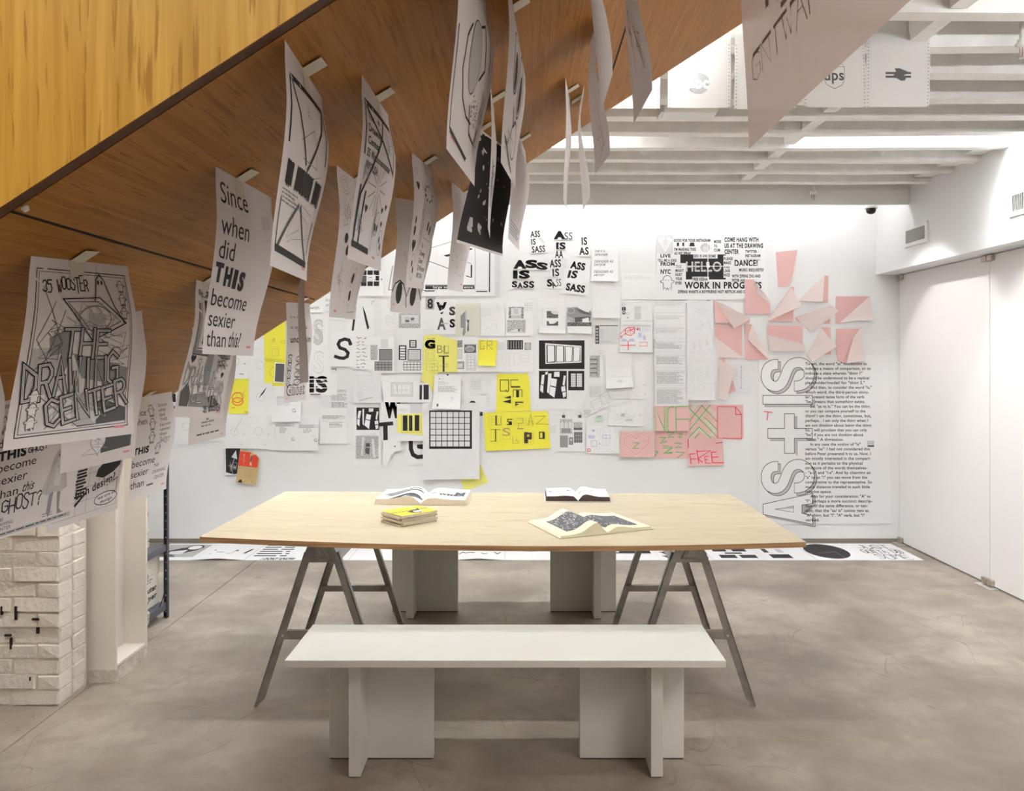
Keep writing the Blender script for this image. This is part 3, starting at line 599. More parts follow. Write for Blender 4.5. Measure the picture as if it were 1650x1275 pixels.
# ------------------------------------------------------------------ books on the table
def open_book(cx, cy, rot, w, h, th, label, page, cover, edge, prof, ops, cm=.004, edge_front=None, bend=0):
    z0 = tz(cx, cy)+.0008
    t = empty('open_book', (cx, cy, z0)); tag(t, label, 'book'); ca, sa = math.cos(rot), math.sin(rot)
    zmin = 0
    def Wd(x, y, z): X, Y = cx+x*ca-y*sa, cy+x*sa+y*ca; return (X, Y, tz(X, Y)+.0012+z)
    b = MB(); b.hexa([Wd(-w-cm, -h/2-cm, 0), Wd(w+cm, -h/2-cm, 0), Wd(w+cm, h/2+cm, 0), Wd(-w-cm, h/2+cm, 0)], [Wd(-w-cm, -h/2-cm, .003), Wd(w+cm, -h/2-cm, .003), Wd(w+cm, h/2+cm, .003), Wd(-w-cm, h/2+cm, .003)]); b.build('cover', cover, t)
    n = 14
    for e, nm in ((-1, 0), (1, 1)):
        xs = [w*i/n for i in range(n+1)]; top = [prof(nm, i/n)*th+.003 for i in range(n+1)]; V = []; Fc = []; M = []
        for y in (-h/2, h/2):
            for i in range(n+1): V.append(Wd(e*(xs[i]+(.004 if i == 0 else 0)), y, .0032)); V.append(Wd(e*(xs[i]*(1-.03*(i/n))), y, top[i]))
        o = 2*(n+1)
        for i in range(n):
            a = 2*i; Fc += [(a, a+2, a+3, a+1), (a+o, a+1+o, a+3+o, a+2+o), (a+1, a+3, a+3+o, a+1+o)]; M += [1, 1, 0]
        Fc += [(2*n, 2*n+o, 2*n+1+o, 2*n+1)]; M += [1]
        pb = mk('page_block', V, Fc, [page, edge], M, t, smooth=False)
        q = Ink(); q.run(ops[nm])
        if q.v:
            xs_ = [i/n for i in range(1, n)]
            def mp(x, y, k, e=e, nm=nm):
                uu = min(max(x/100, 0), 1); f = (uu if e > 0 else 1-uu); i = min(int(f*n), n-1); g = f*n-i; zz = top[i]*(1-g)+top[i+1]*g
                return Wd(e*(w*f*(1-.03*f)), h/2-h*y/100, zz+k)
            Vp, Fp, Mp = q.cut([100*a for a in xs_], [], mp); mk('print', Vp, Fp, ['ink_'+c for c in q.cols], Mp, pb)
def arch(a, b): return lambda side, t: (lambda p, t: max(.1, p[0]*(1-t)**6*-1+p[1]+p[2]*math.sin(math.pi*min(1, t*1.05))*(1-.3*t)))((a if side == 0 else b), t)
def hump(base, up, peak): return lambda t: (base*min(1, t*7+.15))+up*math.exp(-((t-peak)/.26)**2)*min(1, t*5)
open_book(-.505, 4.345, -.03, .232, .31, .03, 'thick open book with bold black brushstrokes and lettering', 'page_white', 'page_edge', 'page_edge', (lambda l, r: lambda s, t: (l if s == 0 else r)(t))(hump(.75, .55, .3), hump(.8, .25, .3)),
          [[('p', 'K', [(28, 100), (45, 84), (70, 68), (92, 62), (98, 70), (80, 78), (64, 90), (58, 100)]), ('p', 'D', [(15, 72), (50, 40), (90, 20), (96, 26), (60, 48), (30, 74)]), ('p', 'D', [(8, 60), (40, 28), (85, 8), (88, 13), (48, 36), (20, 62)]), ('p', 'D', [(64, 96), (84, 72), (99, 66), (99, 76), (90, 84), (80, 98)])],
           [('t', 'MDMW', 92, 34, 68, 16, 'D', .06), ('t', 'M', 92, 70, 62, 30, 'D', .05), ('p', 'G', [(0, 55), (20, 42), (35, 48), (15, 56), (0, 66)])]], .004)
gpr = [('r', 24, 18, 92, 82, 'D')]; rb = random.Random(3)
for _ in range(150):
    x, y = rb.uniform(25, 89), rb.uniform(19, 79); gpr.append(('l', .9, rb.choice('VVLW'), [(x, y), (x+rb.uniform(-1, 3), y+rb.uniform(-3, 3))]))
gpr2 = [('r', 8, 20, 84, 84, 'D')]
for _ in range(110):
    x, y = rb.uniform(9, 80), rb.uniform(20, 82)
    if not 30 < x < 70 or y > 66: gpr2.append(('l', .9, rb.choice('VVLW'), [(x, y), (x+rb.uniform(-1, 3), y+rb.uniform(-3, 3))]))
open_book(.30, 3.725, .40, .222, .335, .03, 'open cream-paged book with two dark dotted square plates', 'page_cream', 'page_cream', 'page_cream', (lambda l, r: lambda s, t: (l if s == 0 else r)(t))(hump(.25, 1.35, .22), hump(.3, .45, .25)), [gpr, gpr2], .005)
rb = random.Random(5); cp = [[('r', 0, 0, 100, 100, 'W')], [('r', 0, 0, 100, 100, 'W')]]
for s in (0, 1):
    for _ in range(24):
        x, y = rb.uniform(2, 85), rb.uniform(4, 86); cp[s].append(('r', x, y, x+rb.uniform(4, 16), y+rb.uniform(3, 10), rb.choice('PYBGVCEOLK')))
open_book(.29, 4.42, -.01, .166, .25, .03, 'open glossy book of colourful collage pages with dark page edges', 'page_white', 'page_white', 'page_dark', (lambda l, r: lambda s, t: (l if s == 0 else r)(t))(hump(.85, .12, .4), hump(.8, .4, .25)), cp, .004)
a0 = math.radians(44.5); bw, bl = .146, .205; sc_ = [(0, 0, 0, .008), (.006, .004, .05, .007), (-.004, .004, -.02, .008), (.003, .008, .03, .007), (-.002, .002, -.03, .008), (.004, -.004, .02, .009)]
zc = tz(-.512, 3.79)+.0012; LB = ['lowest brown paperback of the yellow-topped pile', 'second paperback from the bottom of the yellow-topped pile', 'third paperback from the bottom of the yellow-topped pile', 'fourth paperback from the bottom of the yellow-topped pile', 'paperback directly under the yellow-covered one', 'paperback with yellow and black striped cover on top of the pile']
for i, (dx, dy, da, hh) in enumerate(sc_):
    c0 = Vector((-.512+dx, 3.79+dy, zc)); ca, sa = math.cos(a0+da), math.sin(a0+da)
    def Wd(x, y, z): X, Y = c0.x+x*ca-y*sa, c0.y+x*sa+y*ca; return (X, Y, c0.z+z+tz(X, Y)-tz(-.512, 3.79))
    t = empty('paperback_book', c0); tag(t, LB[i], 'book', 'paperbacks piled on the table'); x, y = bl/2, bw/2
    def sl(x, y, za, zb): return [Wd(-x, -y, za), Wd(x, -y, za), Wd(x, y, za), Wd(-x, y, za)], [Wd(-x, -y, zb), Wd(x, -y, zb), Wd(x, y, zb), Wd(-x, y, zb)]
    MB().hexa(*sl(x, y, 0, .0008)).build('cover', 'cover_brown' if i < 1 else 'page_edge', t); MB().hexa(*sl(x-.001, y-.001, .0008, hh-.0008)).build('page_block', 'page_edge', t); MB().hexa(*sl(x, y, hh-.0008, hh)).build('cover', 'cover_brown' if i == 0 else 'page_edge', t)
    if i == 5:
        q = Ink(); q.run([('r', 0, 0, 100, 100, 'Y'), ('r', 0, 44, 100, 52, 'D'), ('p', 'K', [(35, 60), (70, 44), (82, 30), (60, 95), (42, 90)]), ('r', 55, 12, 76, 28, 'W'), ('r', 50, 62, 72, 80, 'W'), ('r', 0, 20, 100, 24, 'M'), ('r', 0, 82, 100, 86, 'M')])
        Vp, Fp, Mp = q.cut([], [], lambda x, y, k: Wd(-bl/2+bl*x/100, bw/2-bw*y/100, hh+k)); mk('print', Vp, Fp, ['ink_'+c for c in q.cols], Mp, t)
    zc += hh+.0004
# ------------------------------------------------------------------ sheets pinned to the back wall
CR = {'A': (360, 460, 4.25), 'B': (560, 400, 5.313), 'C': (560, 580, 5.5), 'D': (780, 340, 5.797), 'E': (760, 520, 5.313), 'F': (1040, 360, 7.857), 'G': (980, 480, 6.346), 'H': (980, 620, 6.346),
      'I': (1130, 380, 4.903), 'J': (1200, 560, 6.6), 'L': (240, 440, 3.541), 'M': (240, 640, 7.5), 'N': (560, 330, 5.5)}
WS = []
def sheet(label, cr, shape, mat='white', ops=(), cat='paper', name='paper_sheet', group='sheets pinned to the back wall', flap=None, curl=None, pins=False, clips=()):
    ox, oy, s = CR[cr]
    if not isinstance(shape[0], tuple): x0, y0, x1, y1 = shape; shape = [(x0, y0), (x1, y0), (x1, y1), (x0, y1)]
    WS.append(dict(label=label, cr=cr, poly=[(ox+x/s, oy+y/s) for x, y in shape], mat='sheet_'+mat, ops=ops, cat=cat, name=name, group=group, flap=flap, curl=curl, pins=pins, clips=clips))
def tick(x, y, w=16): return ('s', x, y, x+w, y+5, 1, 'P')
S = sheet
# --- far end beside the brick pier
S('white sheet of black window photographs at the stair edge above the shelving', 'M', (215, -40, 330, 415), 'white', [('r', 218, 110, 318, 355, 'K'), ('p', 'W', [(240, 200), (280, 150), (282, 270), (262, 240)]), ('p', 'V', [(238, 290), (285, 280), (270, 310), (240, 330)]), ('r', 215, -40, 325, 60, 'K')])
S('narrow black-printed sheet half hidden by hanging framed-poster print', 'M', (345, -60, 430, 150), 'white', [('r', 350, -60, 430, 142, 'K')])
S('blank sheet with a faint ring, lowest beside the shelving', 'M', (305, 140, 540, 570), 'white', [('c', 455, 355, 46, 46, 'L', 4), tick(320, 545, 40)])
S('plain sheet mostly hidden behind the hanging print with small grey shoes', 'M', (520, 160, 905, 530), 'white', [])
S('white sheet with ring and the word the, under the stair edge', 'A', (40, 475, 167, 640), 'white', [('c', 85, 520, 23, 23, 'G', 1.6), ('t', 'the', 112, 140, 612, 11, 'D', .02), ('c', 146, 537, 4, 4, 'D')])
S('white sheet with a faint centred ring beside the yellow column', 'A', (167, 470, 287, 668), 'white', [('c', 250, 547, 28, 28, 'L', 2)])
S('upper yellow tracing sheet with pencilled square', 'A', [(278, 330), (427, 225), (427, 505), (283, 507)], 'yellow', [('b', 337, 433, 381, 487, 1.6, 'M'), ('t', 'ISI', 352, 376, 388, 18, 'M', 0, 80), ('l', 1.6, 'M', [(395, 382), (422, 378), (422, 394), (400, 394), (395, 382)])])
S('lower yellow tracing sheet with pencilled ring', 'A', [(283, 507), (427, 505), (430, 715), (282, 755)], 'yellow', [('c', 350, 593, 31, 33, 'M', 2), tick(300, 530, 10)])
S('small dark grey woven photograph over yellow tracing sheet', 'A', [(355, 527), (424, 533), (420, 670), (349, 665)], 'white', [('p', 'D', [(360, 534), (420, 538), (416, 662), (355, 658)])])
S('yellow sheet with two orange overlapping rings', 'A', (40, 640, 175, 880), 'yellow', [('c', 98, 768, 36, 34, 'O', 8), ('c', 100, 795, 36, 26, 'O', 8), ('c', 118, 760, 28, 28, 'M', 2), ('l', 2, 'M', [(118, 765), (156, 712)]), ('t', 'the', 148, 174, 872, 12, 'M', .03), ('r', 66, 662, 76, 672, 'M'), ('l', 5, 'O', [(60, 838), (78, 838)])])
S('white sheet with ring crossed by a tapering black line', 'A', (175, 670, 337, 885), 'white', [('c', 253, 765, 27, 27, 'L', 2), ('p', 'K', [(243, 776), (262, 742), (300, 693), (280, 735)]), ('t', 'the', 283, 312, 858, 11, 'V'), tick(185, 868)])
S('ringed sheet with thin diagonal line, above the red book cover', 'A', [(5, 882), (172, 882), (168, 1117), (0, 1115)], 'white', [('c', 80, 1000, 25, 25, 'L', 2), ('l', 1.6, 'G', [(78, 1005), (128, 918)]), ('t', 'the', 110, 135, 1092, 10, 'L'), tick(8, 1095), ('c', 145, 1018, 4, 5, 'L')])
S('ringed sheet between two typed search-page sheets and the diagonal-line sheet', 'A', [(172, 885), (335, 885), (330, 1120), (168, 1117)], 'white', [('c', 245, 997, 28, 28, 'L', 2), ('t', 'the', 275, 303, 1093, 10, 'L'), tick(185, 900), ('c', 312, 1018, 4, 5, 'L')])
S('typed sheet with letter G, nearest the lowest ringed sheets', 'A', [(335, 935), (495, 935), (490, 1130), (327, 1127)], 'white', [('r', 362, 945, 492, 966, 'V'), ('s', 364, 948, 488, 966, 3, 'G'), ('s', 390, 968, 440, 1014, 6, 'G'), ('l', 1.2, 'L', [(360, 970), (358, 1070)]), ('t', 'G', 470, 490, 1063, 22, 'G', .02)])
S('typed sheet with letter G, with grey heading band at its edge', 'A', [(497, 885), (660, 893), (652, 1131), (490, 1128)], 'white', [('r', 520, 952, 655, 978, 'V'), ('s', 524, 952, 652, 978, 4, 'G'), ('s', 550, 980, 612, 1012, 4, 'G'), ('t', 'G', 625, 645, 1070, 22, 'G', .02), ('s', 612, 1026, 635, 1034, 1, 'L')])
S('thick packet of typed sheets with letter G under the yellow tracing', 'A', [(343, 690), (540, 690), (535, 930), (340, 935)], 'white', [('r', 370, 757, 425, 775, 'V'), ('s', 372, 757, 470, 822, 9, 'L'), ('l', 1.2, 'V', [(372, 824), (470, 824)]), ('t', 'G', 479, 503, 868, 24, 'D', .0), tick(352, 708)], curl=.02)
S('typed web-page sheet with text block, edge torn grey', 'A', (664, 698, 895, 884), 'grey', [('s', 692, 714, 880, 732, 2, 'G'), ('s', 740, 742, 848, 790, 6, 'G'), ('s', 740, 800, 850, 838, 5, 'D'), ('t', 'Google', 692, 730, 750, 8, 'L')])
S('typed web-page sheet below another, lone search heading', 'A', (660, 842, 847, 1083), 'white', [('r', 678, 890, 838, 916, 'V'), ('s', 680, 890, 838, 916, 3, 'G'), ('s', 726, 936, 828, 975, 5, 'G'), ('t', 'Google', 680, 715, 932, 9, 'L')])
S('sheet with jagged black bitmap letters beside ghost lettering', 'A', (585, 610, 780, 752), 'white', [('t', 'IS', 592, 712, 728, 100, 'K', .05), ('r', 590, 640, 720, 646, 'W'), ('r', 590, 668, 720, 672, 'W'), ('r', 590, 700, 720, 705, 'W'), ('r', 615, 632, 640, 638, 'K'), ('r', 660, 655, 715, 662, 'K'), ('l', 5, 'K', [(598, 746), (664, 746)]), ('l', 4, 'K', [(740, 572), (772, 572), (772, 582)])])
S('sheet with woven grey letters IS', 'A', (565, 195, 715, 450), 'white', [('t', 'IS', 578, 684, 400, 160, 'L', .03, 0, 3), ('t', 'IS', 582, 680, 396, 152, 'V', .0, 0, 3), ('g', 622, 300, 680, 390, 9, 9, 1, 'G'), tick(685, 440)])
S('sheet with barely visible outlined letter S', 'A', (575, 450, 742, 616), 'white', [('t', 'S', 622, 690, 597, 140, 'V', .03, 0, 3), ('t', 'S', 626, 686, 594, 134, 'W', 0, 0, 3)])
S('strip of white paper reading with, at the stair edge', 'A', (560, 85, 688, 186), 'white', [('t', 'with', 594, 656, 164, 22, 'D')])
S('typed sheet with short faint paragraphs under the stair edge', 'A', (688, 60, 850, 236), 'white', [('s', 702, 92, 752, 112, 2, 'G'), ('s', 702, 128, 752, 148, 2, 'G'), ('s', 702, 176, 730, 190, 2, 'L')])
S('sheet with tall brushed black letter A half covered by a hanging print', 'A', (843, 90, 1032, 346), 'white', [('p', 'K', [(880, 310), (890, 225), (900, 150), (912, 150), (905, 225), (894, 310)]), ('p', 'K', [(955, 140), (975, 190), (1000, 290), (988, 304), (974, 250), (962, 190)]), ('l', 2, 'D', [(1016, 130), (1022, 108), (1034, 108)]), tick(860, 325, 20)])
S('sheet with one heavy brushed letter S', 'A', [(742, 318), (910, 318), (905, 556), (738, 556)], 'white', [('l', 22, 'K', [(872, 398), (862, 375), (832, 368), (800, 380), (788, 402), (800, 428), (835, 440), (856, 462), (850, 488), (825, 500), (795, 496), (772, 488)]), ('c', 870, 398, 12, 14, 'K')])
S('narrow sheet with a hand-lettered column of words', 'A', [(892, 343), (1000, 348), (992, 578), (884, 573)], 'white', [('i', 915, 348, 992, 572, 9, 3.2, 'D')])
S('sheet of grey window grids with two gridded panels', 'A', (988, 352, 1173, 600), 'white', [('r', 1010, 408, 1058, 512, 'S'), ('r', 1082, 370, 1130, 428, 'V'), ('r', 1070, 438, 1157, 515, 'G'), ('g', 1070, 438, 1157, 515, 7, 6, 2, 'D'), ('b', 1071, 439, 1156, 514, 4, 'K'), ('r', 1040, 523, 1156, 582, 'G'), ('g', 1040, 523, 1156, 582, 5, 3, 4, 'D')])
S('sketched sheet of pencil notes ending with the word windows', 'A', (896, 583, 1086, 803), 'grey', [('i', 920, 605, 1070, 720, 8, 1.3, 'L'), ('g', 925, 730, 960, 778, 4, 4, 1, 'L'), ('t', 'windows', 935, 1030, 795, 14, 'G', 0, 16)])
S('tall sheet with black window silhouette above a grey window photograph', 'A', (893, 806, 1087, 1237), 'white', [('r', 912, 837, 1067, 990, 'K'), ('p', 'W', [(926, 860), (944, 858), (934, 915), (918, 905)]), ('p', 'W', [(918, 912), (934, 920), (932, 966), (916, 950)]), ('p', 'W', [(952, 848), (964, 845), (962, 960), (954, 950)]), ('p', 'W', [(980, 880), (1012, 888), (1006, 922), (974, 915)]), ('p', 'W', [(973, 920), (1005, 928), (998, 985), (966, 958)]), ('p', 'W', [(996, 842), (1028, 842), (1026, 864), (996, 866)]), ('p', 'W', [(1050, 862), (1062, 866), (1052, 922), (1042, 914)]), ('p', 'W', [(1036, 930), (1058, 924), (1062, 950), (1038, 952)]), ('p', 'W', [(1040, 958), (1060, 955), (1060, 980), (1044, 984)]),
   ('r', 908, 1030, 1063, 1188, 'S'), ('p', 'D', [(975, 1080), (1005, 1080), (1000, 1160), (970, 1140)]), ('p', 'V', [(950, 1040), (966, 1040), (955, 1170), (942, 1160)]), ('p', 'V', [(1015, 1050), (1030, 1050), (1045, 1180), (1025, 1180)]), ('b', 1030, 1120, 1058, 1165, 4, 'V'), ('p', 'D', [(976, 1110), (998, 1112), (996, 1160), (972, 1150)]), ('l', 4, 'V', [(978, 1108), (1000, 1110)]), tick(925, 826), tick(1030, 1012)])
S('sheet with a single looping pencil curve', 'A', (1083, 62, 1190, 306), 'white', [('l', 1.6, 'L', [(1160, 90), (1135, 110), (1128, 150), (1160, 175), (1175, 205), (1150, 215), (1120, 205), (1112, 240), (1130, 272), (1150, 250), (1180, 268), (1120, 225), (1150, 225), (1185, 235)])])
S('night photograph of a gridded window with a white sign in it', 'N', (100, 540, 325, 812), 'white', [('r', 118, 580, 285, 725, 'K'), ('r', 165, 622, 250, 672, 'V'), ('p', 'W', [(182, 630), (246, 620), (250, 655), (186, 668)]), ('i', 190, 632, 240, 662, 1, 4, 'K'), ('g', 118, 580, 285, 725, 3, 3, 7, 'W'), ('r', 130, 630, 170, 690, 'D'), ('c', 303, 662, 5, 7, 'D')])
S('big tiled perspective drawing of a room with thick black lines', 'N', (330, 60, 1340, 812), 'white', [('r', 800, 60, 1340, 160, 'V'), ('r', 1305, 430, 1345, 800, 'V'), ('l', 4, 'D', [(690, 400), (930, 325)]), ('l', 5, 'K', [(690, 490), (920, 575)]), ('p', 'K', [(850, 450), (925, 432), (925, 450), (880, 462)]), ('p', 'K', [(1040, 400), (1105, 385), (1105, 398), (1040, 412)]), ('l', 3, 'K', [(1130, 390), (1130, 760)]), ('l', 10, 'K', [(1260, 430), (1258, 770)]), ('l', 5, 'K', [(400, 545), (365, 755), (690, 760)]), ('r', 690, 712, 1125, 750, 'K'), ('t', 'large second     ence.', 760, 1120, 742, 20, 'W', .01), ('l', 9, 'K', [(690, 765), (770, 765)]), ('l', 9, 'K', [(1145, 770), (1235, 770)]), ('l', 3, 'D', [(1040, 505), (1095, 522), (1095, 640)]), ('p', 'K', [(1092, 535), (1106, 535), (1104, 650), (1050, 635), (1052, 628), (1092, 640)]), ('l', 2, 'V', [(1010, 480), (1010, 800)]), ('l', 2, 'V', [(330, 720), (1340, 722)]), ('l', 2, 'V', [(790, 150), (790, 800)])], curl=.004)
S('sheet printed with a grey square and black figure 8', 'B', (645, 410, 755, 690), 'white', [('r', 668, 415, 753, 525, 'S'), ('t', '8', 684, 732, 514, 78, 'K', .03, 0, 2)])
S('sheet with grey gallery-room photograph below the staring eyes', 'B', (418, 455, 647, 790), 'white', [('r', 440, 560, 625, 685, 'S'), ('r', 462, 572, 610, 645, 'V'), ('r', 490, 590, 532, 638, 'L'), ('r', 538, 588, 574, 630, 'L'), ('p', 'D', [(495, 615), (530, 618), (528, 632), (500, 634)]), ('p', 'D', [(542, 600), (570, 598), (572, 612), (545, 618)]), tick(445, 755, 20)])
S('sheet with two upright and two upturned letters A and S', 'B', [(745, 440), (935, 445), (930, 738), (738, 738)], 'white', [('t', 'A', 848, 762, 468, -90, 'K', .05, 0, 2), ('p', 'W', [(775, 545), (840, 512), (842, 532), (785, 560)]), ('t', 'S', 872, 922, 572, 66, 'D', .05, 0, 2), ('t', 'A', 768, 842, 694, 92, 'D', .04, 0, 2), ('t', 'S', 876, 920, 676, 64, 'K', .05, 0, 2), ('r', 800, 640, 860, 650, 'L'), ('r', 780, 480, 800, 488, 'G')])
S('pale plan sheet with faint pencil grid and crossed room', 'B', (1137, 452, 1347, 752), 'white', [('g', 1262, 470, 1330, 538, 4, 4, 1.3, 'V'), ('g', 1148, 518, 1228, 578, 6, 1, 1.5, 'L'), ('b', 1140, 510, 1258, 605, 1, 'V'), ('b', 1140, 618, 1280, 730, 1.2, 'L'), ('l', 1, 'L', [(1140, 650), (1280, 720)]), ('l', 1, 'L', [(1140, 720), (1280, 640)])], curl=.008)
S('cream sheet with a trowel-like shadowed tool', 'B', [(928, 478), (1132, 474), (1137, 768), (924, 771)], 'cream', [('p', 'G', [(968, 580), (1010, 540), (1012, 690), (968, 680)]), ('p', 'L', [(1005, 540), (1018, 525), (1022, 620), (1010, 622)]), ('p', 'D', [(1018, 615), (1044, 615), (1038, 640), (1040, 700), (1030, 720), (1024, 700), (1030, 640)]), ('p', 'G', [(990, 690), (1008, 680), (1012, 720), (998, 752), (985, 740)]), ('l', 1.2, 'L', [(1045, 708), (1075, 708)])])
S('sheet with two stacked room photographs and a small grid', 'B', (1355, 448, 1588, 752), 'white', [('r', 1378, 505, 1508, 602, 'Q'), ('r', 1400, 512, 1488, 578, 'V'), ('r', 1424, 518, 1462, 565, 'L'), ('r', 1400, 580, 1490, 598, 'L'), ('r', 1366, 614, 1524, 726, 'S'), ('p', 'V', [(1370, 722), (1440, 690), (1520, 722)]), ('p', 'D', [(1462, 690), (1472, 690), (1474, 715), (1460, 715)]), ('g', 1516, 468, 1578, 534, 3, 3, 3, 'L')])
S('sheet of bold black and white window grids beside yellow tracing', 'B', (432, 782, 647, 1068), 'white', [('r', 440, 832, 505, 958, 'K')]+[('r', 452, 842+i*23, 494, 858+i*23, 'W') for i in range(5)]+[('r', 530, 787, 592, 854, 'K'), ('r', 540, 794, 582, 846, 'W'), ('g', 540, 794, 582, 846, 3, 3, 3, 'D'), ('b', 520, 868, 626, 960, 7, 'K'), ('g', 520, 868, 626, 960, 8, 6, 1.8, 'D'), ('b', 482, 973, 627, 1043, 5, 'K'), ('g', 482, 973, 627, 1043, 5, 3, 4, 'D'), tick(447, 802, 20)])
S('sheet with two photographs and a gridded window, half under yellow tracing', 'B', (895, 760, 1120, 1062), 'white', [('r', 898, 790, 985, 850, 'Q'), ('r', 1000, 825, 1102, 898, 'U'), ('c', 1048, 862, 40, 26, 'L'), ('c', 1048, 866, 34, 18, 'G'), ('r', 905, 870, 980, 946, 'V'), ('g', 905, 870, 980, 946, 2, 1, 6, 'L'), ('r', 915, 970, 1000, 1035, 'S'), ('b', 920, 976, 996, 1030, 8, 'G'), ('r', 945, 990, 985, 1025, 'V'), ('b', 1018, 915, 1095, 1042, 6, 'L'), ('g', 1030, 930, 1085, 1030, 2, 4, 6, 'L')])
S('white pencil-plan sheet behind the small yellow note', 'B', (1118, 768, 1352, 1060), 'white', [('g', 1282, 810, 1340, 868, 4, 4, 2, 'L'), ('b', 1270, 885, 1322, 980, 2, 'V'), ('l', 2, 'V', [(1270, 916), (1322, 916)]), ('l', 2, 'V', [(1270, 950), (1322, 950)])])
S('sheet with barred black photograph above two pencil window plans', 'B', (1356, 768, 1588, 1060), 'white', [('r', 1368, 788, 1502, 868, 'K')]+[('r', 1374+i*22, 796, 1382+i*22, 862, 'G') for i in range(6)]+[('r', 1514, 808, 1572, 872, 'S'), ('r', 1530, 815, 1558, 866, 'L'), ('g', 1384, 898, 1468, 1004, 2, 1, 1.8, 'L'), ('b', 1484, 886, 1552, 976, 2, 'L'), ('l', 2, 'L', [(1484, 915), (1552, 915)]), ('l', 1.5, 'L', [(1484, 945), (1552, 945)]), tick(1380, 1042, 25)])
S('ragged yellow tracing sheet with drawn letters G, I, B and T', 'B', [(655, 748), (760, 740), (942, 790), (942, 1062), (782, 1062), (745, 1120), (740, 1245), (690, 1160), (632, 1140), (650, 980)], 'pale_yellow', [('t', 'G', 668, 748, 856, 64, 'K', .12, 0, 1), ('i', 685, 765, 750, 785, 1, 2.5, 'K'), ('b', 672, 872, 744, 950, 2, 'M'), ('l', 2, 'M', [(690, 888), (690, 940)]), ('l', 2, 'M', [(725, 888), (725, 940)]), ('t', 'BL', 768, 868, 900, 68, 'M', 0, 0, 1), ('b', 825, 840, 865, 904, 2, 'K'), ('l', 9, 'K', [(785, 925), (864, 925)]), ('l', 16, 'K', [(824, 930), (824, 1050)]), ('g', 675, 965, 775, 1045, 3, 3, 1.5, 'M'), ('l', 3, 'M', [(725, 1048), (725, 990), (748, 990), (748, 1010), (775, 1010), (775, 1048), (725, 1048)]), ('l', 3, 'M', [(790, 1012), (858, 990), (858, 1015), (830, 1018)])])
S('small yellow note pencilled GR', 'B', [(1120, 784), (1286, 788), (1266, 1010), (1118, 1004)], 'yellow', [('l', 5, 'M', [(1168, 795), (1138, 795), (1136, 864), (1168, 864), (1168, 832)]), ('l', 5, 'M', [(1195, 864), (1195, 797), (1238, 797), (1238, 828), (1200, 830), (1240, 866)])], curl=.022)
# --- rows under them
S('dark-lettered sheet with letters W and T over each other', 'C', (300, 370, 482, 712), 'white', [('t', 'W', 334, 476, 505, 150, 'K', .06), ('l', 34, 'K', [(302, 570), (392, 562)]), ('l', 40, 'K', [(340, 575), (342, 690)]), tick(310, 480), tick(310, 535)])
S('torn white sheet tapering to a point below letter T', 'C', [(320, 712), (480, 690), (478, 800), (425, 812), (375, 880), (350, 942), (320, 915)], 'white', [('c', 424, 763, 8, 5, 'K'), tick(390, 738)])
S('sheet with fat black letter G under the large gridded sheet', 'C', [(503, 712), (690, 712), (690, 922), (508, 932)], 'white', [('l', 36, 'K', [(560, 715), (562, 790), (580, 840), (620, 862), (660, 858)]), ('p', 'K', [(615, 752), (670, 746), (672, 792), (640, 790), (617, 782)]), tick(512, 745)])
S('sheet with pencilled eight-pane window frame', 'C', [(300, 145), (648, 138), (640, 380), (328, 372)], 'white', [('r', 392, 202, 582, 318, 'V'), ('b', 392, 202, 582, 318, 6, 'L'), ('r', 412, 220, 560, 302, 'V')]+[('r', 414+i*38, 222, 444+i*38, 266, 'W') for i in range(4)]+[('r', 414+i*38, 274, 444+i*38, 300, 'W') for i in range(4)]+[('g', 414, 222, 558, 300, 8, 4, 1.4, 'L'), ('l', 4, 'G', [(444, 222), (444, 270)]), tick(355, 178, 20)], curl=.022)
S('sheet with broad vertical black bars beside the clipped letter', 'C', [(644, 198), (715, 205), (745, 250), (770, 380), (644, 375)], 'white', [('p', 'K', [(644, 222), (665, 220), (664, 350), (642, 350)]), ('r', 678, 220, 724, 350, 'K')])
S('blank white sheet behind the barred yellow sheet', 'C', (443, 388, 672, 715), 'white', [('r', 560, 395, 668, 470, 'V'), tick(470, 440, 18)])
S('yellow sheet with three thick dark bars', 'C', [(447, 482), (672, 470), (672, 668), (442, 640)], 'pale_yellow', [('r', 495, 490, 536, 626, 'K'), ('r', 550, 490, 580, 626, 'K'), ('r', 600, 488, 641, 626, 'K'), ('l', 2.5, 'M', [(485, 480), (485, 640), (655, 640), (655, 480)]), ('l', 2, 'M', [(540, 480), (542, 640)]), ('l', 2, 'M', [(590, 480), (588, 640)])])
S('pencil-grid sheet beside the yellow sheet lettered Q and M', 'C', (1042, 132, 1314, 442), 'white', [('g', 1088, 172, 1192, 276, 6, 6, 1.8, 'L'), ('g', 1108, 192, 1172, 256, 3, 3, 2, 'L'), ('g', 1214, 170, 1284, 238, 5, 4, 1.4, 'V'), ('c', 1250, 204, 14, 14, 'L', 2), ('g', 1094, 296, 1258, 318, 10, 1, 1.8, 'L'), ('g', 1232, 318, 1256, 406, 1, 5, 1.8, 'L'), ('r', 1176, 304, 1232, 312, 'L'), tick(1096, 150, 26)])
S('white sheet with a black square and part of a black curve', 'C', (1030, 318, 1232, 632), 'white', [('p', 'K', [(1078, 378), (1100, 362), (1128, 366), (1142, 390), (1120, 380)]), ('r', 1166, 462, 1198, 497, 'K'), ('r', 1100, 500, 1200, 630, 'V')])
S('corner of yellow tracing hanging below the large gridded sheet', 'C', [(990, 930), (1180, 930), (1250, 1085), (1035, 1162), (1000, 1050)], 'pale_yellow', [('l', 1.5, 'M', [(1010, 1056), (1170, 1050)])], curl=.02)
